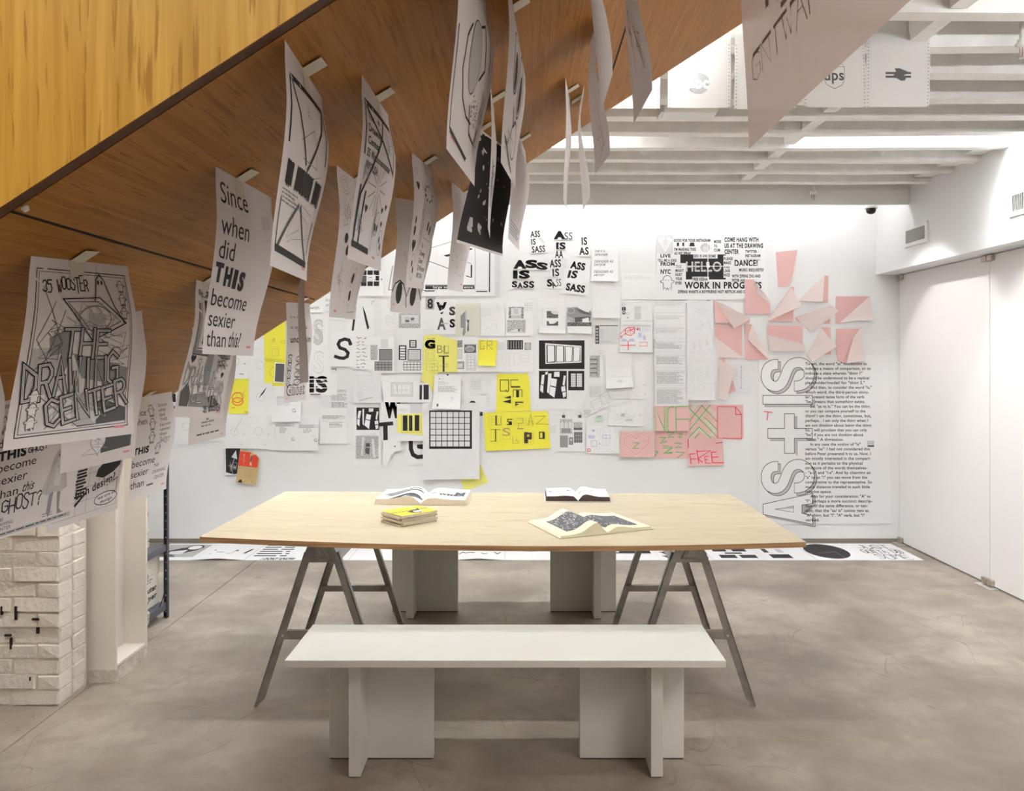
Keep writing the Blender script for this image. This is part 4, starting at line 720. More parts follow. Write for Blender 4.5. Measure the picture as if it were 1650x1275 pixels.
S('plain sheet edge below the large gridded sheet', 'C', [(675, 990), (920, 990), (918, 1080), (680, 1103)], 'white', [], curl=.012)
S('large sheet with a bold black six by seven grid', 'C', [(668, 380), (1175, 378), (1172, 1050), (676, 1056)], 'grey', [('r', 728, 446, 1105, 785, 'K')]+[('r', 740+i*50.5, 459+j*52, 784+i*50.5, 505+j*51.6, 'V') for i in range(7) for j in range(6)]+[('l', 2, 'L', [(912, 670), (912, 710)]), tick(722, 408, 24)], 'poster', 'large_sheet', curl=.006)
S('typed letter hung from a small black clip', 'C', [(778, 128), (1012, 136), (1002, 436), (760, 428)], 'white', [('r', 882, 126, 900, 138, 'K'), ('c', 816, 168, 5, 5, 'D'), ('s', 826, 164, 880, 172, 1, 'L'), ('s', 806, 188, 900, 222, 4, 'L'), ('s', 806, 232, 986, 286, 6, 'G'), ('b', 918, 325, 948, 356, 1, 'C'), ('s', 922, 328, 946, 354, 4, 'C'), ('r', 796, 386, 812, 410, 'D'), ('l', 3, 'D', [(1015, 180), (1022, 225)])], curl=.03)
S('small upright yellow tracing sheet with blocky letters Q, L, M, F', 'C', [(1325, 125), (1598, 122), (1612, 180), (1624, 452), (1316, 462)], 'yellow', [('g', 1345, 320, 1445, 386, 4, 3, 1, 'M'), ('b', 1353, 178, 1428, 276, 6, 'K'), ('l', 5, 'K', [(1398, 264), (1418, 288)]), ('l', 5, 'K', [(1448, 235), (1448, 178), (1510, 178)]), ('r', 1448, 234, 1530, 246, 'K'), ('l', 6, 'K', [(1468, 328), (1468, 266), (1546, 266), (1546, 328)]), ('r', 1494, 270, 1520, 332, 'K'), ('p', 'K', [(1380, 335), (1448, 318), (1448, 345)]), ('p', 'K', [(1374, 372), (1448, 350), (1448, 386)]), ('l', 10, 'K', [(1492, 405), (1492, 376), (1552, 376)]), ('l', 9, 'K', [(1496, 394), (1512, 394)]), ('g', 1462, 370, 1555, 425, 4, 3, 1, 'M'), tick(1348, 142, 22)])
S('sheet with faint pencil grid peeping beside the wide yellow sheet', 'E', (655, 858, 742, 1026), 'white', [('g', 672, 878, 720, 948, 4, 5, 1.6, 'L')])
S('wide yellow tracing sheet of blocky letters U, S, Z, A, Z, J, P', 'E', [(103, 775), (220, 765), (650, 757), (676, 1075), (120, 1098)], 'yellow', [('g', 145, 800, 255, 880, 4, 3, 1, 'M'), ('g', 360, 815, 530, 880, 8, 3, 1, 'M'), ('l', 12, 'K', [(210, 800), (210, 872)]), ('l', 3, 'K', [(216, 876), (250, 876), (250, 800)]), ('l', 8, 'K', [(346, 828), (308, 828), (308, 848), (340, 850), (340, 872), (304, 872)]), ('p', 'K', [(318, 850), (345, 850), (345, 876), (318, 876)]), ('l', 4, 'M', [(388, 818), (438, 818), (438, 860), (400, 862), (400, 905), (440, 905)]), ('r', 392, 904, 440, 912, 'M'), ('l', 3.4, 'K', [(486, 878), (505, 780), (524, 875)]), ('l', 2, 'K', [(492, 848), (520, 848)]), ('l', 3, 'K', [(536, 802), (632, 798), (552, 868), (660, 870)]), ('l', 3, 'K', [(160, 914), (245, 916)]), ('l', 9, 'K', [(206, 916), (206, 1012)]), ('l', 4, 'K', [(208, 1012), (162, 1018)]), ('b', 165, 918, 244, 1016, 1, 'M'), ('t', 'S', 264, 330, 968, 64, 'M', 0, 0, 1), ('b', 262, 902, 328, 996, 1.5, 'M'), ('l', 3, 'M', [(352, 975), (352, 1032), (402, 1032), (402, 1010), (378, 1010), (390, 985)]), ('r', 450, 938, 482, 1032, 'K'), ('r', 480, 942, 515, 1000, 'K'), ('r', 474, 956, 494, 976, 'Y'), ('g', 440, 936, 528, 1040, 4, 5, 1, 'M'), ('b', 580, 938, 622, 990, 8, 'K'), ('r', 606, 942, 624, 988, 'K'), tick(130, 805, 20)], 'poster', 'tracing_sheet')
S('large white sheet with two black window-silhouette panels', 'E', [(532, 112), (1006, 108), (1000, 745), (530, 742)], 'white', [('r', 576, 152, 966, 398, 'K'), ('p', 'W', [(630, 176), (940, 200), (938, 342), (632, 354)]), ('p', 'K', [(640, 190), (930, 210), (930, 332), (642, 344)]), ('p', 'W', [(650, 195), (706, 200), (708, 332), (652, 338)]), ('p', 'W', [(728, 200), (784, 204), (784, 334), (728, 336)]), ('p', 'W', [(804, 206), (860, 210), (856, 330), (806, 334)]), ('p', 'W', [(876, 208), (926, 212), (922, 328), (874, 332)]), ('l', 5, 'W', [(718, 186), (720, 346)]), ('l', 5, 'W', [(796, 192), (796, 342)]), ('l', 5, 'W', [(868, 196), (866, 338)]), ('r', 576, 412, 814, 652, 'K'), ('p', 'W', [(600, 448), (624, 446), (616, 532), (592, 525)]), ('p', 'W', [(590, 530), (614, 538), (612, 604), (586, 582)]), ('p', 'W', [(630, 424), (654, 420), (650, 442), (630, 446)]), ('p', 'W', [(656, 436), (684, 436), (680, 480), (660, 608), (645, 595)]), ('p', 'W', [(680, 476), (730, 484), (722, 550), (674, 538)]), ('p', 'W', [(672, 546), (720, 560), (708, 642), (664, 612)]), ('p', 'W', [(706, 424), (752, 420), (752, 464), (704, 464)]), ('p', 'W', [(788, 452), (806, 456), (796, 540), (778, 534)]), ('p', 'W', [(766, 550), (800, 544), (804, 586), (770, 592)]), ('p', 'W', [(776, 600), (806, 592), (806, 630), (784, 644)]), ('r', 826, 412, 964, 580, 'K'), ('r', 850, 436, 890, 550, 'W'), ('r', 900, 436, 944, 550, 'W'), ('g', 850, 436, 890, 550, 3, 6, 3, 'G'), ('g', 900, 436, 944, 550, 3, 6, 3, 'G'), ('c', 702, 163, 4, 4, 'R'), tick(550, 714, 24)], 'poster', 'large_sheet', curl=.014)
S('sheet with photographs clipped by two bulldog clips', 'E', [(735, 802), (970, 800), (970, 1103), (738, 1104)], 'white', [('r', 755, 826, 862, 950, 'S')]+[('p', 'V', [(760+i*35, 938), (760+i*35, 862), (775+i*35, 842), (788+i*35, 862), (788+i*35, 938)]) for i in range(3)]+[('r', 768, 905, 850, 944, 'G'), ('r', 872, 852, 946, 920, 'S'), ('r', 874, 900, 944, 920, 'D'), ('r', 755, 966, 823, 1068, 'G'), ('r', 876, 936, 946, 1028, 'D'), ('g', 876, 936, 946, 1028, 4, 3, 3, 'L'), ('r', 832, 982, 868, 1046, 'G'), ('b', 836, 986, 864, 1042, 4, 'D'), ('r', 842, 996, 860, 1012, 'V')], clips=((786, 800), (926, 800)), curl=.016)
# --- cut-out words high on the wall
GL = 'cut-out lettering on the back wall'
def word(label, shape, ops): S(label, 'D', shape, 'white', ops, 'paper', 'cutout_words', GL, None, .008)
word('cut-out words ASS IS SASS in small jolly capitals, highest trio', [(425, 190), (530, 182), (532, 245), (495, 258), (580, 318), (582, 388), (440, 398)], [('t', 'ASS', 434, 524, 246, 54, 'K', .03, 3), ('t', 'IS', 442, 484, 316, 52, 'K', .03, 3), ('t', 'SASS', 448, 572, 390, 56, 'K', .03, 4)])
word('cut-out heavy wide word ASS with drooping last letters', [(275, 460), (400, 458), (595, 478), (600, 558), (540, 552), (275, 545)], [('t', 'A', 280, 390, 536, 70, 'K', .10), ('t', 'S', 390, 495, 530, 66, 'K', .10), ('t', 'S', 490, 588, 538, 58, 'K', .10, -8)])
word('cut-out heavy wide word IS', (266, 556, 430, 636), [('t', 'IS', 274, 424, 628, 66, 'K', .10)])
word('cut-out bold serif word SASS under the heavy wide IS', [(252, 655), (470, 655), (470, 722), (310, 718), (258, 728)], [('t', 'S', 260, 310, 712, 52, 'K', .05), ('t', 'A', 312, 362, 720, 46, 'K', .05), ('t', 'SS', 366, 468, 716, 56, 'K', .05)])
word('cut-out word ASS starting with one oversized heavy A', (648, 190, 832, 270), [('t', 'A', 655, 755, 262, 68, 'K', .10), ('t', 'SS', 750, 826, 268, 66, 'K', .0)])
word('cut-out slab-serif word IS below the oversized A', (668, 292, 764, 362), [('t', 'IS', 674, 760, 356, 58, 'K', .06), ('r', 674, 298, 702, 306, 'K'), ('r', 674, 348, 702, 356, 'K')])
word('cut-out pair of letters AA', (658, 368, 742, 444), [('t', 'AA', 662, 738, 438, 66, 'K', .03)])
word('cut-out jolly word ASS in the middle column', (608, 455, 726, 534), [('t', 'ASS', 613, 720, 526, 66, 'K', .035, 2)])
word('cut-out jolly word IS in the middle column', (634, 542, 708, 616), [('t', 'IS', 640, 704, 610, 64, 'K', .035, 3)])
word('cut-out jumbled word SASS at the foot of the middle column', (584, 636, 728, 724), [('t', 'S', 588, 636, 704, 62, 'K', .05, 0), ('t', 'A', 640, 680, 722, 56, 'K', .04, 20), ('t', 'SS', 676, 722, 704, 66, 'K', .0, 3)])
word('cut-out words IS AS stacked beside the small ASS IS SASS', [(905, 246), (970, 246), (985, 330), (985, 424), (880, 424), (882, 340)], [('t', 'IS', 912, 964, 316, 66, 'K', .03, 2), ('t', 'AS', 888, 978, 410, 66, 'K', .035, 2)])
S('tilted sheet printed ASS IS SASS in black', 'D', [(770, 452), (1000, 462), (975, 790), (722, 772)], 'white', [('t', 'ASS', 804, 940, 532, 62, 'K', .05, -10), ('t', 'IS', 778, 862, 622, 64, 'K', .05, -4, 1, .2), ('t', 'SASS', 762, 938, 738, 62, 'K', .05, -9), tick(930, 612, 18)], curl=.02)
S('sheet of small slanted capitals, SHE IS A DESIGNER', 'D', [(1008, 332), (1256, 342), (1250, 662), (996, 656)], 'white', [('t', 'SHE IS A', 1034, 1128, 386, 18, 'D', .01, 0, 1, .2), ('t', 'DESIGNER', 1032, 1152, 420, 20, 'D', .01, 0, 1, .2), ('t', 'DESIGNER AS', 1028, 1202, 484, 22, 'D', .01, 0, 1, .2), ('t', 'DAYJOB', 1026, 1130, 514, 22, 'D', .01, 0, 1, .2), ('t', 'DESIGNER AS', 1024, 1200, 580, 22, 'D', .01, 0, 1, .2), ('t', 'ARTIST', 1022, 1120, 612, 20, 'D', .01, 0, 1, .2)], curl=.016)
S('sheet with two small dusky photographs above each other', 'D', [(505, 820), (757, 822), (760, 1146), (510, 1142)], 'white', [('r', 585, 936, 692, 1002, 'U'), ('p', 'V', [(625, 936), (692, 936), (692, 965), (660, 968), (630, 955)]), ('r', 585, 1030, 692, 1072, 'D'), ('p', 'W', [(600, 1030), (685, 1032), (655, 1052), (612, 1056)]), ('s', 582, 905, 690, 918, 2, 'V'), ('s', 535, 910, 560, 1072, 14, 'V'), tick(715, 1104, 18)], curl=.016)
S('sheet with grey photograph of an old motor shop', 'D', [(766, 820), (1016, 822), (1000, 1152), (782, 1140)], 'white', [('r', 774, 900, 1002, 1078, 'S'), ('p', 'W', [(880, 900), (1002, 900), (1002, 945), (880, 940)]), ('p', 'G', [(774, 912), (870, 905), (885, 960), (998, 965), (990, 1000), (840, 1005), (774, 985)]), ('p', 'D', [(845, 995), (990, 985), (990, 1030), (846, 1040)]), ('p', 'W', [(915, 1010), (975, 995), (985, 1060), (920, 1050)]), ('r', 776, 1042, 1002, 1078, 'U'), ('c', 810, 930, 34, 28, 'V', 3), ('p', 'G', [(984, 930), (994, 930), (998, 990), (984, 990)])], curl=.02)
S('packet of blank sheets under the slanted-capitals sheet', 'D', (1014, 672, 1268, 1002), 'white', [('b', 1038, 735, 1245, 942, 1.5, 'V')], curl=.02)
S('landscape blank sheet with faint line of type beside the packet', 'D', (1286, 586, 1612, 828), 'white', [('s', 1305, 602, 1570, 638, 3, 'V'), ('p', 'W', [(1290, 660), (1610, 660), (1610, 720), (1290, 720)]), tick(1560, 790, 25)], curl=.016)
S('sheet with a black vertical strip down one side of a pale panel', 'D', (1018, 1002, 1272, 1338), 'white', [('r', 1038, 1070, 1076, 1242, 'D'), ('s', 1044, 1090, 1070, 1236, 5, 'L'), ('r', 1080, 1074, 1252, 1248, 'V'), ('r', 1080, 1068, 1252, 1076, 'D'), ('s', 1085, 1208, 1230, 1235, 3, 'L'), ('s', 1085, 1100, 1120, 1200, 8, 'L')])
S('landscape sheet with column of small black icons', 'G', (131, 26, 452, 280), 'white', [('c', 158, 68, 17, 12, 'G', 3), ('r', 139, 94, 178, 132, 'K'), ('r', 152, 98, 164, 128, 'G'), ('c', 160, 155, 19, 16, 'K'), ('r', 148, 148, 172, 160, 'V'), ('c', 200, 164, 15, 9, 'G', 3), ('p', 'G', [(186, 198), (214, 198), (200, 214)]), ('l', 1.6, 'L', [(140, 46), (445, 46)]), ('l', 5, 'L', [(145, 236), (445, 236)]), ('r', 268, 85, 338, 150, 'V'), ('r', 268, 158, 338, 222, 'V'), ('s', 270, 88, 336, 220, 16, 'L')])
S('landscape sheet with red truss, wrapped gift and stitched square', 'G', (119, 282, 452, 560), 'white', [('o', 7, 'R', [(172, 322), (205, 303), (270, 305), (268, 360), (228, 388), (172, 370)]), ('l', 6, 'R', [(120, 372), (172, 322)]), ('l', 5, 'R', [(122, 398), (180, 368)]), ('l', 5, 'R', [(172, 340), (268, 320)]), ('l', 5, 'R', [(228, 305), (228, 388)]), ('l', 5, 'R', [(172, 370), (270, 305)]), ('l', 5, 'R', [(205, 303), (268, 360)]), ('l', 6, 'R', [(124, 392), (140, 396), (136, 412), (122, 410)]), ('l', 8, 'R', [(288, 320), (312, 320)]), ('l', 8, 'R', [(300, 308), (300, 332)]), ('r', 276, 306, 288, 330, 'C'), ('r', 314, 306, 328, 340, 'C'), ('r', 308, 360, 340, 408, 'C'), ('r', 356, 390, 382, 430, 'C'), ('b', 340, 318, 405, 345, 2, 'V'), ('w', 375, 300, 440, 350, 9, 2, 'C'), ('p', 'C', [(132, 448), (145, 420), (175, 422), (200, 446)]), ('p', 'C', [(200, 446), (225, 422), (258, 420), (274, 448)]), ('l', 8, 'R', [(128, 487), (276, 485)]), ('l', 9, 'R', [(202, 446), (202, 530)])]+[('r', 318+i*14, 452, 326+i*14, 460, 'R') for i in range(6)]+[('r', 320+i*14, 490, 328+i*14, 498, 'R') for i in range(6)]+[('r', 318, 464+i*10, 324, 470+i*10, 'R') for i in range(3)]+[('r', 396, 464+i*10, 402, 470+i*10, 'R') for i in range(3)], curl=.012)
S('sheet with grey barred-window photograph beside the window-silhouette poster', 'E', (990, 222, 1148, 528), 'white', [('r', 1008, 280, 1098, 470, 'S'), ('b', 1012, 284, 1094, 464, 5, 'L')]+[('r', 1012, 312+i*38, 1076, 320+i*38, 'D') for i in range(4)]+[('r', 1070, 290, 1078, 460, 'G'), tick(1095, 235, 25)])
S('pale dotted tracing sheet behind the blank sheet', 'E', (1165, 340, 1486, 656), 'white', [('r', 1470, 395, 1476, 402, 'R'), ('r', 1474, 530, 1480, 538, 'R'), ('r', 1478, 605, 1485, 612, 'R'), ('r', 1340, 648, 1346, 654, 'R'), tick(1415, 630, 20)])
S('tilted sheet of type and window plans below the blank sheet', 'E', [(1000, 532), (1150, 524), (1228, 690), (966, 808), (930, 760)], 'grey', [('s', 1010, 545, 1140, 640, 11, 'L'), ('o', 2, 'G', [(1018, 678), (1090, 645), (1120, 720), (1045, 750)]), ('o', 2, 'G', [(1095, 620), (1160, 588), (1196, 670), (1128, 705)]), ('l', 2, 'L', [(1030, 702), (1100, 672)]), ('l', 2, 'L', [(1128, 606), (1160, 688)]), ('s', 962, 745, 1030, 790, 5, 'G')])
S('blank white landscape sheet with a faint pencil smudge', 'E', [(1142, 262), (1368, 262), (1380, 552), (1148, 564)], 'white', [('r', 1248, 490, 1288, 512, 'V'), tick(1345, 540, 20)], curl=.03)
S('landscape pencil sketch sheet of small thumbnails above the pink heart', 'E', [(1180, 660), (1470, 662), (1468, 888), (1168, 880)], 'white', [('b', 1185, 720, 1275, 765, 1.2, 'L'), ('b', 1425, 668, 1448, 698, 1.6, 'L'), ('b', 1428, 710, 1460, 748, 1.6, 'L'), ('i', 1292, 676, 1368, 694, 1, 2, 'G'), ('w', 1190, 770, 1400, 870, 26, 1.2, 'L'), ('w', 1290, 730, 1400, 770, 10, 1.2, 'L'), ('c', 1440, 794, 9, 10, 'L', 3), ('r', 1278, 778, 1308, 804, 'L'), ('i', 1180, 790, 1270, 830, 3, 1.2, 'L'), ('r', 1318, 826, 1378, 840, 'L')])
S('landscape sheet of blue pen window doodles with a red square', 'E', [(985, 884), (1282, 888), (1270, 1122), (976, 1118)], 'white', [('b', 1022, 1010, 1068, 1060, 2.5, 'B'), ('b', 1030, 1018, 1060, 1052, 1.2, 'C'), ('b', 1120, 1008, 1180, 1050, 2, 'C'), ('l', 2, 'C', [(1150, 1008), (1150, 1050)]), ('r', 996, 964, 1052, 990, 'C'), ('b', 1120, 962, 1185, 990, 2.5, 'B'), ('l', 2.5, 'B', [(1150, 962), (1150, 990)]), ('b', 1128, 898, 1186, 940, 1.4, 'C'), ('l', 5, 'B', [(1034, 918), (1048, 930)]), ('l', 5, 'B', [(1048, 918), (1034, 930)]), ('l', 3, 'B', [(1082, 1035), (1100, 1035)]), ('l', 3, 'B', [(1091, 1026), (1091, 1044)]), ('w', 1200, 890, 1260, 1000, 14, 1.2, 'C'), ('i', 1045, 1072, 1250, 1116, 3, 1.3, 'C'), ('b', 992, 1080, 1014, 1100, 6, 'R'), ('w', 1068, 905, 1108, 990, 8, 1.2, 'C')])
S('tiny pale green rabbit-shaped scrap', 'E', [(1050, 832), (1056, 812), (1080, 802), (1100, 812), (1096, 796), (1112, 806), (1124, 824), (1112, 838), (1070, 842)], 'green', [], 'scrap', 'paper_scrap')
# --- column of long typed strips, column of faint drawings
ys = [26, 165, 287, 428, 566, 722, 902, 1098]; tl = ['first', 'second', 'third', 'fourth', 'fifth', 'sixth', 'seventh']
for i in range(7):
    n_ = [2, 2, 4, 6, 8, 12, 16][i]
    y0, y1 = ys[i], ys[i+1]
    S('%s typed sheet from the top of the overlapping column' % tl[i], 'G', [(460+i*2, y0), (796+i*3, y0+4), (798+i*3, y1+4), (462+i*2, y1+6)], 'white' if i < 2 else 'grey', [('b', 472+i*2, y0+24, 780+i*2, y1-10, 2, 'L'), ('r', 472+i*2, y0+20, 780+i*2, y0+29, 'V'), ('s', 482+i*2, y0+36, 768+i*2, y0+36+n_*min(10, (y1-y0-50)/n_), n_, 'L' if i < 3 else 'G'), tick(480, y1-16, 24)]+([('l', 3.5, 'D', [(462, 428), (474, 428), (476, 460), (472, 520)])] if i == 3 else []))
S('faint pencil crowd drawing, uppermost beside the typed column', 'G', (800, 24, 1068, 356), 'grey', [('s', 1005, 24, 1056, 36, 1, 'D'), ('w', 820, 60, 1050, 200, 30, 1, 'V'), ('w', 930, 200, 980, 340, 12, 1.3, 'L'), ('w', 1010, 200, 1050, 345, 12, 1.3, 'L'), ('c', 925, 330, 16, 14, 'L', 1.5), ('c', 1045, 330, 14, 14, 'L', 1.5), tick(808, 334, 22)])
S('faint pencil drawing of three spindly figures over wheels', 'G', (800, 356, 1068, 694), 'grey', [('w', 862, 440, 890, 535, 9, 1.4, 'L'), ('w', 925, 440, 950, 535, 9, 1.4, 'L'), ('w', 995, 440, 1018, 535, 9, 1.4, 'L')]+[('c', x, 565, 18, 20, 'L', 1.6) for x in (850, 912, 978)]+[('w', 830, 590, 1010, 660, 18, 1, 'V'), ('c', 938, 452, 12, 14, 'L', 1.4), ('c', 1004, 456, 10, 14, 'L', 1.4), tick(815, 668, 22)])
S('faint pencil drawing with two large stacked rings', 'G', (802, 690, 1082, 1046), 'grey', [('c', 938, 828, 34, 34, 'L', 2), ('c', 940, 920, 38, 36, 'L', 2), ('c', 940, 920, 24, 22, 'V', 2), ('w', 830, 710, 910, 950, 16, 1, 'V'), ('w', 970, 710, 1060, 880, 14, 1, 'V'), ('l', 1.3, 'V', [(890, 880), (880, 960), (920, 1000), (985, 990), (1000, 930)]), tick(818, 1020, 22)], curl=.012)
S('white sheet with a thin violet height arrow', 'I', [(246, 988), (466, 984), (462, 1268), (250, 1262)], 'grey', [('l', 2, 'B', [(316, 1036), (314, 1206)]), ('c', 316, 1036, 4, 4, 'B'), ('c', 315, 1122, 4, 4, 'B'), ('c', 314, 1206, 4, 4, 'B'), ('i', 322, 1112, 350, 1140, 1, 2, 'C'), ('l', 1, 'C', [(290, 1206), (390, 1208)]), ('i', 260, 1225, 440, 1255, 2, 1.6, 'C')])
# --- big collage poster and typographic poster
hello = [('r', 148, 145, 350, 385, 'V'), ('l', 34, 'W', [(190, 215), (250, 335), (310, 215)]), ('l', 10, 'V', [(196, 220), (250, 325), (304, 220)]), ('c', 180, 216, 22, 22, 'W'), ('c', 218, 196, 20, 20, 'W'), ('c', 290, 196, 20, 20, 'W'), ('c', 326, 216, 20, 20, 'W'), ('r', 440, 395, 1015, 712, 'K'), ('r', 440, 505, 510, 712, 'W'), ('r', 985, 408, 1040, 690, 'W'),
 ('t', 'HELLO', 512, 960, 608, 118, 'V', .02, 0, 1), ('t', 'HELLO', 522, 950, 598, 98, 'G', -.012, 0, 1), ('r', 700, 250, 815, 368, 'W'), ('c', 755, 308, 60, 58, 'L'), ('c', 752, 325, 30, 38, 'V'),
 ('t', 'GOOD FOR YOUR INSTAGRAM', 356, 818, 234, 34, 'K', .045), ('p', 'K', [(395, 245), (425, 245), (422, 290), (395, 290)]), ('p', 'K', [(465, 245), (488, 245), (490, 290), (466, 290)]), ('p', 'K', [(565, 245), (615, 245), (622, 292), (598, 292), (590, 270), (580, 292), (552, 292)]),
 ('t', "I'M MAKING THIS", 362, 636, 348, 34, 'K', .04), ('t', 'AS WE SPEAK', 362, 576, 398, 34, 'K', .04), ('r', 606, 396, 910, 446, 'W'), ('t', 'SEX IS AWESOME', 614, 888, 434, 34, 'K', .04), ('t', 'MORE', 866, 956, 250, 34, 'K', .04), ('t', 'TO', 866, 905, 305, 32, 'K', .04), ('t', 'CUM', 866, 942, 358, 34, 'K', .04)]
hello2 = [('t', 'COME HANG WITH', 998, 1430, 234, 52, 'K', .045), ('t', 'US AT THE DRAWING', 998, 1486, 310, 52, 'K', .045), ('t', 'CENTER', 998, 1180, 386, 52, 'K', .045), ('t', 'LIVE', 188, 318, 432, 40, 'K', .04), ('t', 'TELL ME A JOKE', 154, 390, 486, 32, 'K', .04), ('t', 'FROM', 190, 368, 536, 40, 'K', .04), ('t', 'NYC', 190, 318, 640, 54, 'K', .04), ('ghost', 275, 752, 180, 9, 'K'), ('t', 'THIS', 380, 452, 562, 30, 'K', .04), ('t', 'MIGHT', 378, 486, 616, 34, 'K', .04), ('t', 'HURT', 378, 464, 668, 34, 'K', .04), ('t', 'YOUR', 378, 464, 720, 34, 'K', .04), ('t', 'EYES', 378, 456, 774, 34, 'K', .04),
 ('t', 'PLEASE', 990, 1102, 466, 34, 'K', .04), ('t', 'MAKE', 990, 1080, 518, 34, 'K', .04), ('t', 'THIS', 990, 1064, 570, 30, 'K', .04), ('t', 'LOOK', 990, 1072, 620, 34, 'K', .04), ('t', 'NICE', 990, 1064, 672, 34, 'K', .04), ('t', 'TWITTER -', 1262, 1430, 374, 32, 'K', .045), ('t', 'INSTAGRAM', 1260, 1452, 428, 34, 'K', .045), ('t', '@ZZDESIGN', 1262, 1446, 478, 30, 'G', .01), ('t', 'DANCE!', 1126, 1418, 542, 74, 'K', .04), ('t', 'MUSIC REQUESTS?', 1184, 1494, 608, 34, 'K', .045), ('t', 'WITH ZIPENG ZHU AND', 1092, 1454, 686, 34, 'K', .045), ('t', 'PETER AHL', 1094, 1262, 738, 32, 'K', .045), ('r', 590, 676, 802, 730, 'W'), ('t', 'FREE KESHA', 598, 786, 726, 36, 'K', .04), ('t', 'WORK IN PROGRESS', 492, 1468, 824, 78, 'K', .04), ('t', 'ZIPENG WANTS A BOYFRIEND NOT NETFLIX AND CHILL', 408, 1330, 884, 34, 'K', .045), ('r', 784, 250, 794, 712, 'W'), ('r', 170, 540, 1500, 548, 'W'), ('r', 768, 490, 806, 530, 'W'), ('c', 792, 545, 24, 22, 'W')]
S('wide black and white collage poster reading HELLO and WORK IN PROGRESS', 'F', [(140, 135), (1505, 150), (1550, 965), (138, 968)], 'white', hello+hello2, 'poster', 'collage_poster', None, curl=.012)
body = """To wit, the word "as" functioning to
indicate a means of comparison, or to
indicate a state wherein "thing 1"
should be understood to be a replica/
placeholder/model/ for "thing 2."
   And then, to consider the word "is,"
which word, the third-person singu-
lar, present tense form of the verb
"be," means that something exists.
   So, "as vs is." You can be the thing,
or you can compare yourself to the
thing? I am the thing, sometimes, but,
perhaps... I am only the thing when I
am not thinking about being the thing.
So, I will proclaim that you can only
"be" if you are not thinking about
"being." A digression.
   In any case the notion of "is"
versus "as": I had not considered this
before Peter presented it to us. Now, I
am mostly interested in the compari-
son as it pertains to the physical
structure of the words themselves-
- "a-s" and "i-s". And by changing an
"a" to an "i" you can move from the
comparative to the representative. So
much distance traveled in such little
relative space.
   Also for your consideration: "A" vs
"I": perhaps a more succinct descrip-
tion of the same difference, or ten-
sion, that the "as/ is" notion gets at.
"A" thing, but "I". "A" verb, but "I"
verbed.""".split('\n')
rx = [1296, 1336, 1248, 1326, 1272, 1346, 1318, 1266, 1278, 1334, 1280, 1340, 1308, 1350, 1296, 1256, 1048, 1228, 1328, 1336, 1336, 1248, 1300, 1334, 1300, 1348, 1326, 920, 1330, 1352, 1304, 1320, 1272, 790]
def frame(pts, w=6): return ('o', w, 'K', pts)
big = [frame([(190, 510), (715, 510), (715, 605), (190, 605)]), ('p', 'L', [(212, 608), (715, 608), (742, 540), (742, 632), (212, 632)]), frame([(212, 608), (715, 608), (742, 540), (742, 632), (212, 632)], 3),
       ('p', 'L', [(528, 730), (552, 730), (552, 862), (528, 862)]), ('p', 'L', [(268, 968), (415, 968), (415, 992), (268, 992)]), ('r', 528, 966, 745, 992, 'L'), ('p', 'L', [(528, 992), (556, 992), (556, 1150), (528, 1126)]), frame([(420, 705), (526, 705), (526, 862), (715, 862), (715, 966), (526, 966), (526, 1126), (420, 1126), (420, 966), (242, 966), (242, 862), (420, 862)]), ('l', 3, 'K', [(552, 730), (552, 862)]), ('l', 3, 'K', [(268, 992), (415, 992)]), ('l', 3, 'K', [(745, 992), (556, 992), (556, 1150)])]
SP = [(350, 182), (300, 185), (252, 213), (226, 270), (230, 340), (265, 395), (330, 414), (388, 382), (425, 310), (455, 235), (495, 182), (555, 160), (620, 172), (668, 218), (684, 285), (668, 345), (622, 390), (567, 408), (527, 410)]
AP = [(190, 1666), (720, 1552), (720, 1659), (605, 1674), (605, 1762), (720, 1789), (720, 1880), (200, 1776), (190, 1774)]
def ext(p, e):                                   # lengthen a path a little at both ends
    (ax, ay), (bx, by) = p[0], p[1]; (cx, cy), (dx, dy) = p[-1], p[-2]; q = math.hypot(ax-bx, ay-by); r = math.hypot(cx-dx, cy-dy)
    return [(ax+(ax-bx)/q*e, ay+(ay-by)/q*e)]+p[1:-1]+[(cx+(cx-dx)/r*e, cy+(cy-dy)/r*e)]
asis = []
for oy_ in (0, 1084):
    for d_, c_ in ((25, 'L'), (0, 'W')):
        P0 = [(x+d_, y+d_+oy_) for x, y in SP]; asis += [('L', 112, 'K', ext(P0, 4)), ('L', 100, c_, P0)]
asis += [('p', 'L', [(x+25, y+22) for x, y in AP]), ('o', 4, 'K', [(x+25, y+22) for x, y in AP]), ('p', 'W', AP), ('o', 6, 'K', AP), ('p', 'L', [(318, 1719), (515, 1684), (515, 1752)]), ('p', 'W', [(345, 1722), (515, 1712), (515, 1750)]), ('o', 4, 'K', [(318, 1719), (515, 1684), (515, 1752)])]
big = [('p', 'W', [(190, 510), (715, 510), (715, 605), (190, 605)])]+big
asis_text = [('t', s.strip(), 642+(52 if s.startswith('   ') else 0), rx[i], 188+i*50.3, 29, 'K', .02) for i, s in enumerate(body)]
S('tall white poster of outlined letters AS+IS with a long typed text', 'J', [(148, 82), (1525, 78), (1535, 900), (1552, 1872), (160, 1880), (148, 1160)], 'white', asis+big+[('l', 9, 'R', [(205, 682), (288, 690)]), ('l', 9, 'R', [(245, 688), (236, 768)]), ('r', 1300, 992, 1372, 1056, 'L'), ('r', 1305, 1042, 1372, 1056, 'K'), ('c', 1336, 1018, 18, 16, 'W', 4)]+asis_text, 'poster', 'typographic_poster', None, curl=.014)
